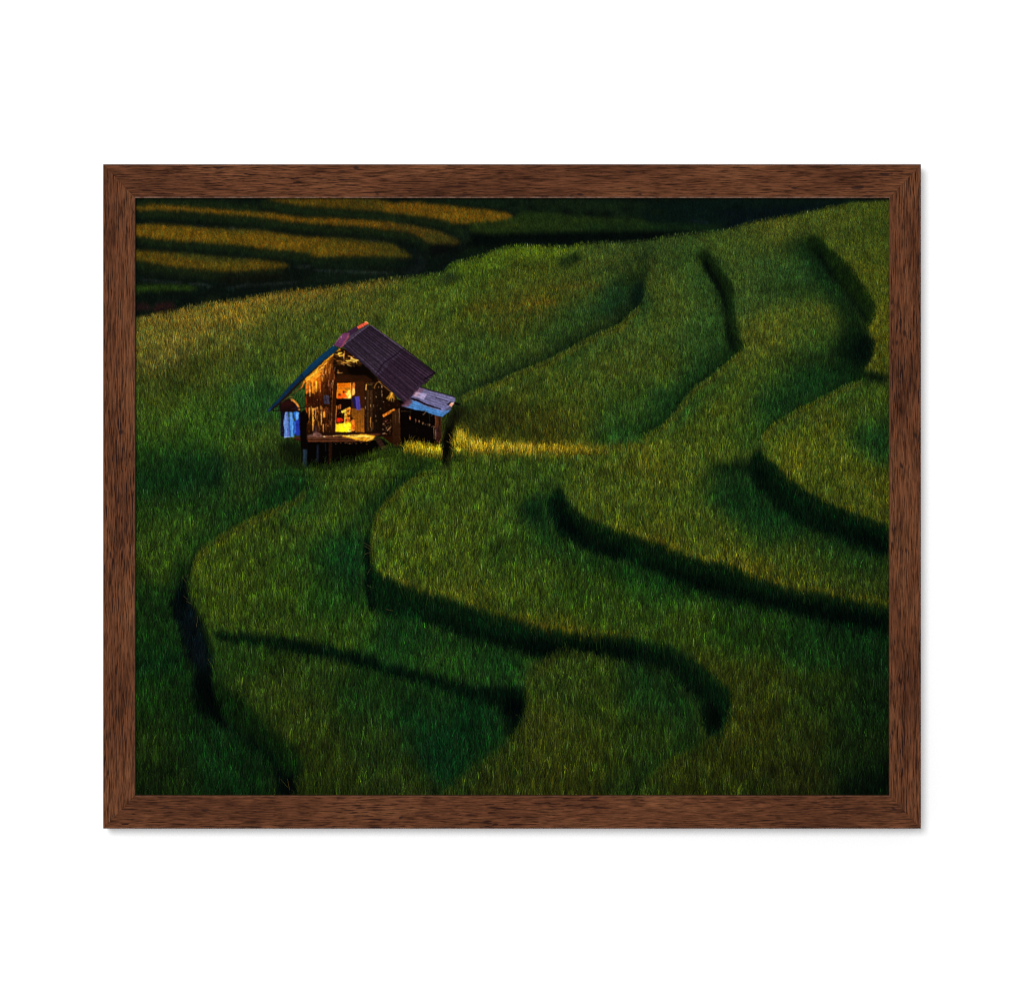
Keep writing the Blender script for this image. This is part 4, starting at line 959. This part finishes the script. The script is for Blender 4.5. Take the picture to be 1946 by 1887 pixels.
# ridge caps
hp((54, 32, 54), 824, 190, 905, 145, 932, 172, 848, 232, s=.8)
hl((90, 58, 84), 832, 188, 905, 148, 4, op=.7)
hp((122, 62, 100), 780, 205, 845, 203, 836, 245, 765, 345, 738, 335, 692, 318, 720, 282, s=.8, col2=(92, 46, 84))
hp((150, 70, 74), 845, 205, 836, 250, 768, 345, 756, 342, 818, 250, s=1, op=.8)
hl((190, 140, 150), 776, 212, 706, 312, 5, 3, .75)
hl((70, 30, 60), 770, 240, 778, 236, 8)
hl((60, 26, 50), 735, 292, 742, 290, 8)
hl((232, 210, 190), 762, 252, 770, 236, 5, op=.8)
hp((184, 68, 50), 905, 146, 1000, 100, 1022, 118, 932, 172, s=.8)
for k in range(5):
    hl((232, 116, 76), 918 + 19 * k, 146 - 9 * k, 930 + 19 * k, 162 - 9 * k, 5, 3, .7)
hl((246, 168, 84), 980, 106, 1005, 100, 8, 9)
hl((246, 176, 90), 1003, 101, 1022, 118, 9, 6)

# lean-to roof
hp((112, 106, 134), 1500, 706, 1600, 735, 1822, 796, 1826, 826, 1800, 872, 1700, 935, 1440, 850, 1400, 810, 1470, 745, col2=(112, 112, 158))
for k in range(12):
    t = k / 11.
    hl(((56, 48, 76), (124, 116, 154))[k % 2], 1500 - 80 * t, 718 + 90 * t, 1815 - 85 * t, 800 + 118 * t, 5, 4, .65)
hp((122, 84, 106), 1440, 760, 1500, 712, 1540, 722, 1480, 790, 1430, 792, s=3, op=.8)
hp((172, 158, 196), 1462, 752, 1562, 772, 1532, 822, 1440, 790, s=1.5)
hp((196, 150, 160), 1455, 760, 1490, 750, 1480, 790, 1440, 788, s=3, op=.7)
hl((20, 13, 22), 1498, 708, 1824, 798, 8, 7)
hl((126, 122, 160), 1560, 745, 1820, 818, 6, 5, .7)
hl((26, 18, 30), 1640, 808, 1760, 838, 7, 3)
hp((74, 128, 186), 1408, 824, 1470, 842, 1560, 890, 1680, 925, 1786, 915, 1760, 940, 1702, 984, 1600, 955, 1540, 925, 1440, 916, 1325, 884, 1350, 870, col2=(66, 122, 184), s=.8)
hp((118, 116, 164), 1690, 900, 1790, 892, 1790, 918, 1690, 940, s=3, op=.8)
for k in range(6):
    t = k / 5.
    hl(((52, 100, 158), (104, 156, 208))[k % 2], 1410 - 50 * t, 838 + 40 * t, 1745 - 50 * t, 930 + 44 * t, 4, 4, .6)
hp((96, 52, 60), 1322, 872, 1400, 815, 1432, 842, 1385, 892, 1330, 890, s=4, op=.85)
hp((18, 11, 18), 1408, 800, 1480, 822, 1560, 862, 1690, 905, 1690, 916, 1560, 880, 1470, 838, 1405, 818, s=1)
hl((16, 9, 12), 1325, 886, 1445, 920, 6, 6)
hl((8, 5, 6), 1800, 850, 1864, 868, 16, 18)
hp((12, 8, 9), 1740, 868, 1775, 845, 1800, 840, 1770, 880, s=1)
hp((214, 146, 126), 1762, 872, 1790, 848, 1812, 842, 1808, 872, 1786, 895, s=1.2)
he((242, 206, 196), 1796, 852, 7, 6, 1)
hl((110, 104, 150), 1740, 925, 1700, 984, 5, 4, .6)

def shrink(a):
    sh = a.shape
    return a.reshape(HH, HS, HW, HS, *sh[2:]).mean((1, 3))
gr = noise(5, 5, 2, 77, HW * HS, HH * HS) * .09 + noise(16, 12, 2, 78, HW * HS, HH * HS) * .08
HC *= np.exp(gr)[..., None]
lit = np.clip((HC[..., 0] - 110) / 90, 0, 1) * (HC[..., 0] > HC[..., 2] * 1.6)
HC *= (1 + .14 * lit)[..., None]
np.clip(HC, 0, 255, HC)
# nothing on the hut is ruler-straight
wx = noise(15, 15, 2, 81, HW * HS, HH * HS) * 1.3 + noise(6, 6, 1, 83, HW * HS, HH * HS) * .6
wy = noise(15, 15, 2, 82, HW * HS, HH * HS) * 1.1 + noise(6, 6, 1, 84, HW * HS, HH * HS) * .6
gy, gx = np.mgrid[0:HH * HS, 0:HW * HS]
sx_, sy_ = np.clip(gx + wx, 0, HW * HS - 1).astype(int), np.clip(gy + wy, 0, HH * HS - 1).astype(int)
HC = np.stack([blur(HC[..., k] * HA, .8) for k in range(3)], -1)[sy_, sx_]
HA = blur(HA, .8)[sy_, sx_]
HC /= np.maximum(HA, 1e-3)[..., None]
fa = shrink(HA)
fc = shrink(HC * HA[..., None]) / np.maximum(fa, 1e-4)[..., None]
hw = (slice(HY, HY + HH), slice(HX, HX + HW))
OUT[hw] = OUT[hw] * (1 - fa[..., None]) + fc * fa[..., None]
# grass that stands in front of it
FRONT = full_mask(tp('Z', 250, 1430, 330, 1462, 430, 1475, 560, 1470, 700, 1450, 850, 1432, 960, 1388, 1040, 1340, 1100, 1300, 1200, 1285, 1330, 1275, 1480, 1300, 1600, 1320, 1700, 1345, 1700, 1560, 250, 1560), .6, 1)
FRONT = np.maximum(FRONT, full_mask(tp('Z', 1330, 1258, 1440, 1250, 1560, 1258, 1692, 1285, 1700, 1345, 1330, 1345), .6, 1))
FRONT = np.maximum(FRONT, full_mask(tp('Z', 1795, 1060, 1830, 1020, 1946, 1080, 1946, 1400, 1770, 1400, 1800, 1250), .6, 1))
hutfull = np.zeros((PH, PW), np.float32); hutfull[hw] = fa
OUT += (base * .6 - OUT) * (np.clip(blur(FRONT, 1.5) * 1.1 - .1, 0, 1) * blur(hutfull, 2))[..., None]
strokes(*blade_set(620000, FRONT, 33, 1.12), OUT)
strokes(*blade_set(620000, full_mask(tp('Z', 1330, 1262, 1440, 1254, 1560, 1262, 1692, 1288, 1700, 1350, 1560, 1335, 1400, 1300), .6, 1), 34, 1.25), OUT)
def spikes(n, x0, x1, y0, y1, lo, hi, seed, cols):
    g = np.random.default_rng(seed)
    a = tp('Z', x0, y0, x1, y1)
    x = g.uniform(a[0, 0], a[1, 0], n); y = a[0, 1] + (a[1, 1] - a[0, 1]) * (x - a[0, 0]) / (a[1, 0] - a[0, 0]) + g.uniform(-4, 6, n)
    c = np.array(cols, np.float32)[g.integers(len(cols), size=n)]
    f = lambda v: np.asarray(v, np.float32)
    strokes(f(x), f(y), f(g.uniform(lo, hi, n)), f(np.full(n, .75)), f(g.normal(0, .12, n)), f(g.normal(0, .2, n)), f(c), f(np.exp(g.normal(-.05, .2, n))), OUT)
GOLD = ((226, 186, 40), (170, 136, 20), (200, 160, 26), (96, 92, 16), (60, 70, 14))
spikes(190, 1335, 1695, 1285, 1352, 10, 31, 3, GOLD)
spikes(70, 1340, 1690, 1300, 1365, 9, 18, 4, ((60, 74, 14), (40, 62, 14), (120, 108, 18)))
spikes(120, 1800, 1946, 1240, 1250, 12, 34, 5, GOLD)
spikes(50, 1740, 1800, 1420, 1330, 8, 16, 6, ((70, 66, 14), (30, 44, 12)))
for k in range(5):
    spikes(110, 1930 + k * 260, 2200 + k * 260, 1275 + k * 9, 1284 + k * 9, 8, 17, 7 + k, tuple(tuple(v * (1 - .09 * k) for v in q) for q in GOLD))
spikes(120, 230, 420, 1380, 1460, 10, 20, 20, ((20, 34, 9), (34, 46, 12), (12, 22, 7), (50, 52, 18)))
spikes(150, 420, 1000, 1480, 1400, 10, 22, 21, ((34, 58, 14), (52, 66, 16), (22, 40, 11)))
spikes(90, 1000, 1340, 1380, 1290, 9, 18, 22, ((34, 52, 13), (50, 60, 15), (24, 38, 10)))
# single stalks catching the light beside the dark gap
def stalk(tile, x0, y0, x1, y1, c):
    a, b = tp(tile, x0, y0, x1, y1)
    n = int(max(abs(b - a).max() * 2, 2))
    for t in np.linspace(0, 1, n):
        q = a + (b - a) * t
        ix, iy = int(q[0]), int(q[1])
        if 0 <= ix < PW and 0 <= iy < PH:
            OUT[iy, ix] += (np.array(c) - OUT[iy, ix]) * .3
for s_ in ((1800, 1250, 1770, 1190), (1795, 1230, 1745, 1210), (1805, 1290, 1770, 1260), (1800, 1310, 1790, 1360), (1790, 1200, 1765, 1140), (1810, 1330, 1795, 1350), (1700, 1340, 1708, 1290)):
    stalk('Z', *s_, (170, 128, 50))
for s_ in ((1770, 740, 1715, 705), (1772, 760, 1720, 730), (1770, 780, 1718, 790), (1775, 1040, 1740, 1020), (1765, 900, 1740, 940), (400, 1000, 370, 960), (410, 1130, 380, 1100), (440, 1160, 400, 1140), (420, 940, 400, 960), (480, 1250, 478, 1330), (1930, 1210, 1880, 1200)):
    stalk('E', *s_, (92, 78, 48))
for s_ in ((1100, 1290, 1150, 1350), (1165, 1370, 1150, 1290), (560, 400, 600, 470)):
    stalk('H', *s_, (90, 74, 26))

# studio light settings
WORLD = .30
KEY_LOC, KEY_SIZE, KEY_POWER = (-.75, -3.2, .75), 1.3, 71.
FILL_LOC, FILL_POWER = (0., -3.6, 0.), 38.
SHARP = .5                               # print sharpening

# ---------------------------------------------------------------------------
# Blender scene: the framed print on a white wall
# ---------------------------------------------------------------------------
import bpy, bmesh, math

sc = bpy.context.scene
S = 0.508 / 1434.5                       # metres per drawing unit: the sheet is 20 x 16 inches
FCX, FCY = 973.05, 943.4                 # middle of the frame, in drawing units
def mx(x): return (x - FCX) * S          # along the wall
def mz(y): return (FCY - y) * S          # up the wall
OX0, OX1, OY0, OY1 = 195.9, 1750.2, 312.6, 1574.2      # frame, outer
IX0, IX1, IY0, IY1 = 256.6, 1690.6, 376.2, 1511.6      # frame, sight edge
DEPTH = 0.0165                           # frame depth off the wall (wall face at y = 0, viewer at -y)
LIGHT = 1.18                             # how much light reaches the sheet (albedo = colour / LIGHT)

def material(name):
    m = bpy.data.materials.new(name)
    m.use_nodes = True
    nt = m.node_tree
    return m, nt, nt.nodes['Principled BSDF']

def link(nt, a, b): nt.links.new(a, b)

def mesh_object(name, bm, mat, parent=None):
    me = bpy.data.meshes.new(name)
    bm.to_mesh(me); bm.free()
    o = bpy.data.objects.new(name, me)
    me.materials.append(mat)
    sc.collection.objects.link(o)
    if parent: o.parent = parent
    return o

# --- wall -------------------------------------------------------------------
wm, nt, bs = material('white_wall_paint')
nz = nt.nodes.new('ShaderNodeTexNoise'); nz.inputs['Scale'].default_value = 900; nz.inputs['Detail'].default_value = 3
tc = nt.nodes.new('ShaderNodeTexCoord'); link(nt, tc.outputs['Object'], nz.inputs['Vector'])
bp = nt.nodes.new('ShaderNodeBump'); bp.inputs['Strength'].default_value = .02; bp.inputs['Distance'].default_value = .0002
link(nt, nz.outputs['Fac'], bp.inputs['Height']); link(nt, bp.outputs['Normal'], bs.inputs['Normal'])
bs.inputs['Base Color'].default_value = (.94, .94, .94, 1)
bs.inputs['Roughness'].default_value = .9
bs.inputs['Specular IOR Level'].default_value = .0
bm = bmesh.new()
vs = [bm.verts.new(p) for p in ((-4, 0, -4), (4, 0, -4), (4, 0, 4), (-4, 0, 4))]
bm.faces.new(vs)
wall = mesh_object('wall', bm, wm)
wall['kind'] = 'structure'
wall['label'] = 'plain white wall behind the framed picture'

# --- frame -------------------------------------------------------------------
def wood(name, horizontal, seed):
    m, nt, bs = material(name)
    N = nt.nodes
    tc = N.new('ShaderNodeTexCoord')
    def mapped(sl, sa, off=0.):
        mp = N.new('ShaderNodeMapping')
        mp.inputs['Scale'].default_value = (sl, sa, sa) if horizontal else (sa, sa, sl)
        mp.inputs['Location'].default_value = (seed * 3.7 + off, seed * 1.3, seed * 2.1 + off)
        link(nt, tc.outputs['Object'], mp.inputs['Vector'])
        return mp.outputs['Vector']
    def tex(v, detail=2., rough=.5, dist=0.):
        t = N.new('ShaderNodeTexNoise')
        t.inputs['Scale'].default_value = 1.; t.inputs['Detail'].default_value = detail
        t.inputs['Roughness'].default_value = rough; t.inputs['Distortion'].default_value = dist
        link(nt, v, t.inputs['Vector'])
        return t.outputs['Fac']
    def ramp(f, *stops):
        r = N.new('ShaderNodeValToRGB')
        e = r.color_ramp.elements
        e[0].position, e[0].color = stops[0][0], (*stops[0][1], 1)
        e[1].position, e[1].color = stops[-1][0], (*stops[-1][1], 1)
        for p, c in stops[1:-1]:
            k = e.new(p); k.color = (*c, 1)
        link(nt, f, r.inputs['Fac'])
        return r.outputs['Color']
    def mix(kind, f, a, b):
        x = N.new('ShaderNodeMix'); x.data_type = 'RGBA'; x.blend_type = kind
        if isinstance(f, float): x.inputs[0].default_value = f
        else: link(nt, f, x.inputs[0])
        link(nt, a, x.inputs[6])
        if isinstance(b, tuple): x.inputs[7].default_value = (*b, 1)
        else: link(nt, b, x.inputs[7])
        return x.outputs[2]
    g = lambda v: (v, v, v)
    base = ramp(tex(mapped(14, 60), 3, .6), (.30, WOOD[0]), (.52, WOOD[1]), (.72, WOOD[2]))
    fine = ramp(tex(mapped(85, 1550), 3, .7, .4), (.34, g(.16)), (.44, g(.66)), (.54, g(1.10)), (.66, g(1.55)))
    col = mix('MULTIPLY', 1., base, fine)
    dash = ramp(tex(mapped(62, 1050, 9.), 2, .6, .5), (.37, g(1.)), (.43, g(0.)))      # short open pores
    dense = ramp(tex(mapped(10, 34, 4.), 2, .5), (.36, g(.25)), (.60, g(1.)))
    col = mix('MIX', mix('MULTIPLY', 1., dash, dense), col, WOOD[3])
    knot = ramp(tex(mapped(75, 170, 21.), 1, .4, .2), (.225, g(.85)), (.27, g(0.)))      # worn dark marks
    col = mix('MIX', knot, col, WOOD[4])
    grain = N.new('ShaderNodeBump'); grain.inputs['Strength'].default_value = .25; grain.inputs['Distance'].default_value = .0003
    link(nt, fine, grain.inputs['Height']); link(nt, grain.outputs['Normal'], bs.inputs['Normal'])
    link(nt, col, bs.inputs['Base Color'])
    bs.inputs['Roughness'].default_value = .7
    bs.inputs['Specular IOR Level'].default_value = .03
    return m

WOOD = ((.064, .0220, .0100), (.104, .0365, .0160), (.137, .0520, .0220), (.018, .0062, .0046), (.018, .0085, .0075))

picture = bpy.data.objects.new('framed_picture', None)
sc.collection.objects.link(picture)
picture.empty_display_size = .1
picture.location = (0, 0, 0)
picture['label'] = 'landscape print of a lit hut among green rice terraces in a brown wooden frame'
picture['category'] = 'picture'

def rail(out_a, out_b, in_b, in_a, mat, label):
    """one mitred length of moulding; the section has a small chamfer outside and a lip inside"""
    oa, ob, ib, ia = (np.array(p, float) for p in (out_a, out_b, in_b, in_a))
    def at(u, y):
        a, b = oa + (ia - oa) * u, ob + (ib - ob) * u
        return (mx(a[0]), y, mz(a[1])), (mx(b[0]), y, mz(b[1]))
    f, bk = -DEPTH, -.0006
    prof = ((0., bk), (0., f + .0007), (.004, f + .00035), (.014, f + .0001), (.03, f), (.968, f), (.975, f + .0001), (1., f + .0008),
            (1.006, f + .0035), (.90, f + .0036), (.90, bk))
    bm = bmesh.new()
    rows = []
    for u, y in prof:
        p, q = at(u, y)
        rows.append((bm.verts.new(p), bm.verts.new(q)))
    n = len(rows)
    for i in range(n):
        j = (i + 1) % n
        bm.faces.new((rows[i][0], rows[i][1], rows[j][1], rows[j][0]))
    bm.faces.ensure_lookup_table()
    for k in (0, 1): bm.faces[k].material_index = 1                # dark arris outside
    bm.faces[6].material_index = 2                                 # inner lip, edge highlight painted into its colour
    bm.faces.new([r[0] for r in rows][::-1])
    bm.faces.new([r[1] for r in rows])
    bmesh.ops.recalc_face_normals(bm, faces=bm.faces)
    o = mesh_object('frame_rail', bm, mat, picture)
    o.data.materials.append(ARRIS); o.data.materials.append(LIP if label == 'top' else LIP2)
    return o

def plain_wood(name, a, b):
    m, nt, bs = material(name)
    n_ = nt.nodes.new('ShaderNodeTexNoise'); n_.inputs['Scale'].default_value = 260; n_.inputs['Detail'].default_value = 4
    r_ = nt.nodes.new('ShaderNodeValToRGB')
    r_.color_ramp.elements[0].position, r_.color_ramp.elements[0].color = .38, (*a, 1)
    r_.color_ramp.elements[1].position, r_.color_ramp.elements[1].color = .62, (*b, 1)
    t_ = nt.nodes.new('ShaderNodeTexCoord'); link(nt, t_.outputs['Object'], n_.inputs['Vector'])
    link(nt, n_.outputs['Fac'], r_.inputs['Fac']); link(nt, r_.outputs['Color'], bs.inputs['Base Color'])
    bs.inputs['Roughness'].default_value = .7; bs.inputs['Specular IOR Level'].default_value = .1
    return m
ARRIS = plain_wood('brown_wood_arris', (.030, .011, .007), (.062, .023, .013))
LIP = plain_wood('brown_wood_lip_highlight', (.16, .075, .05), (.34, .20, .15))  # top rail: pale tone paints a highlight along the sight edge
LIP2 = plain_wood('brown_wood_lip', (.10, .04, .022), (.16, .07, .042))  # other rails: the same painted highlight, fainter

gp = .12                                  # hairline mitre joint
rail((OX0 + gp, OY0), (OX1 - gp, OY0), (IX1 - gp, IY0), (IX0 + gp, IY0), wood('brown_wood_top', True, 1), 'top')
rail((OX1 - gp, OY1), (OX0 + gp, OY1), (IX0 + gp, IY1), (IX1 - gp, IY1), wood('brown_wood_bottom', True, 2), 'bottom')
rail((OX0, OY1 - gp), (OX0, OY0 + gp), (IX0, IY0 + gp), (IX0, IY1 - gp), wood('brown_wood_left', False, 3), 'left')
rail((OX1, OY0 + gp), (OX1, OY1 - gp), (IX1, IY1 - gp), (IX1, IY0 + gp), wood('brown_wood_right', False, 4), 'right')

# --- backing board -------------------------------------------------------------
cm, nt, bs = material('brown_backing_board')
nz = nt.nodes.new('ShaderNodeTexNoise'); nz.inputs['Scale'].default_value = 300
cr_ = nt.nodes.new('ShaderNodeValToRGB')
cr_.color_ramp.elements[0].color = (.18, .12, .07, 1); cr_.color_ramp.elements[1].color = (.26, .18, .11, 1)
link(nt, nz.outputs['Fac'], cr_.inputs['Fac']); link(nt, cr_.outputs['Color'], bs.inputs['Base Color'])
bs.inputs['Roughness'].default_value = .9
bm = bmesh.new()
bmesh.ops.create_cube(bm, size=1.)
yb0, yb1 = -DEPTH + .0044, -DEPTH + .0074
bmesh.ops.scale(bm, vec=(mx(IX1 + 5) - mx(IX0 - 5), yb1 - yb0, mz(IY0 - 5) - mz(IY1 + 5)), verts=bm.verts)
bmesh.ops.translate(bm, vec=((mx(IX0) + mx(IX1)) / 2, (yb0 + yb1) / 2, (mz(IY0) + mz(IY1)) / 2), verts=bm.verts)
mesh_object('backing_board', bm, cm, picture)

# --- the print: one flat sheet, one colour per dot ------------------------------
pm, nt, bs = material('printed_paper')
at_ = nt.nodes.new('ShaderNodeVertexColor'); at_.layer_name = 'ink'
link(nt, at_.outputs['Color'], bs.inputs['Base Color'])
bs.inputs['Roughness'].default_value = .85
bs.inputs['Specular IOR Level'].default_value = .0
q = 1.0                                   # dots per drawing unit
gw, gh = int(PW * q), int(PH * q)
def resample(a):
    """box-filtered reduction of the drawing to the dot grid"""
    c = np.cumsum(np.pad(a, ((1, 0), (0, 0), (0, 0))), 0, dtype=np.float64)
    e = np.linspace(0, PH, gh + 1); i = np.minimum(e.astype(int), PH - 1); f = (e - i)[:, None, None]
    ce = c[i] * (1 - f) + c[i + 1] * f
    a = (ce[1:] - ce[:-1]) / (PH / gh)
    c = np.cumsum(np.pad(a, ((0, 0), (1, 0), (0, 0))), 1, dtype=np.float64)
    e = np.linspace(0, PW, gw + 1); i = np.minimum(e.astype(int), PW - 1); f = (e - i)[None, :, None]
    ce = c[:, i] * (1 - f) + c[:, i + 1] * f
    return (ce[:, 1:] - ce[:, :-1]) / (PW / gw)
sharp = np.stack([OUT[..., k] - blur(OUT[..., k], 1.2) for k in range(3)], -1)
v = np.clip(OUT + sharp * SHARP, 0, 255) / 255.
lin = np.where(v <= .04045, v / 12.92, ((v + .055) / 1.055) ** 2.4)
lin = np.clip(resample(lin) / LIGHT, 0, .92)
X = mx(PX0 + (np.arange(gw) + .5) * PW / gw); Z = mz(PY0 + (np.arange(gh) + .5) * PH / gh)
co = np.empty((gh, gw, 3), np.float32)
co[..., 0] = X[None, :]; co[..., 1] = -DEPTH + .0042; co[..., 2] = Z[:, None]
idx = np.arange(gh * gw, dtype=np.int32).reshape(gh, gw)
quad = np.stack([idx[:-1, :-1], idx[1:, :-1], idx[1:, 1:], idx[:-1, 1:]], -1).reshape(-1, 4)
me = bpy.data.meshes.new('print')
me.vertices.add(gh * gw); me.vertices.foreach_set('co', co.ravel())
me.loops.add(quad.size); me.loops.foreach_set('vertex_index', quad.ravel())
me.polygons.add(len(quad)); me.polygons.foreach_set('loop_start', np.arange(0, quad.size, 4, dtype=np.int32))
me.update(calc_edges=True)
ca = me.color_attributes.new('ink', 'FLOAT_COLOR', 'POINT')
ca.data.foreach_set('color', np.concatenate([lin, np.ones((gh, gw, 1))], -1).astype(np.float32).ravel())
me.materials.append(pm)
sheet = bpy.data.objects.new('print', me)
sc.collection.objects.link(sheet)
sheet.parent = picture

# --- studio light -----------------------------------------------------------------
w = bpy.data.worlds.new('World'); sc.world = w; w.use_nodes = True
w.node_tree.nodes['Background'].inputs['Color'].default_value = (1, 1, 1, 1)
w.node_tree.nodes['Background'].inputs['Strength'].default_value = WORLD
def lamp(name, loc, size, power):
    l = bpy.data.lights.new(name, 'AREA'); l.shape = 'DISK'; l.size = size; l.energy = power
    o = bpy.data.objects.new(name, l); sc.collection.objects.link(o)
    o.location = loc
    d = -np.array(loc); d /= np.linalg.norm(d)
    from mathutils import Vector
    o.rotation_euler = Vector(d).to_track_quat('-Z', 'Y').to_euler()
    return o
lamp('key_light', KEY_LOC, KEY_SIZE, KEY_POWER)
lamp('fill_light', FILL_LOC, .6, FILL_POWER)

# --- camera ------------------------------------------------------------------------
DIST = 1.9
cam = bpy.data.cameras.new('camera'); co_ = bpy.data.objects.new('camera', cam); sc.collection.objects.link(co_)
co_.location = ((973 - FCX) * S, -DIST - DEPTH, (FCY - 943.5) * S)
co_.rotation_euler = (math.pi / 2, 0, 0)
cam.sensor_fit = 'HORIZONTAL'; cam.sensor_width = 36
cam.lens = 36 * DIST / (1946 * S)
cam.clip_start = .05; cam.clip_end = 50
sc.camera = co_
sc.view_settings.view_transform = 'Standard'; sc.view_settings.look = 'None'
sc.view_settings.exposure = 0; sc.view_settings.gamma = 1
try: sc.view_settings.use_curve_mapping = False
except Exception: pass
sc.render.resolution_x, sc.render.resolution_y = 1024, 992
sc.cycles.use_denoising = False
sc.cycles.filter_width = 1.05
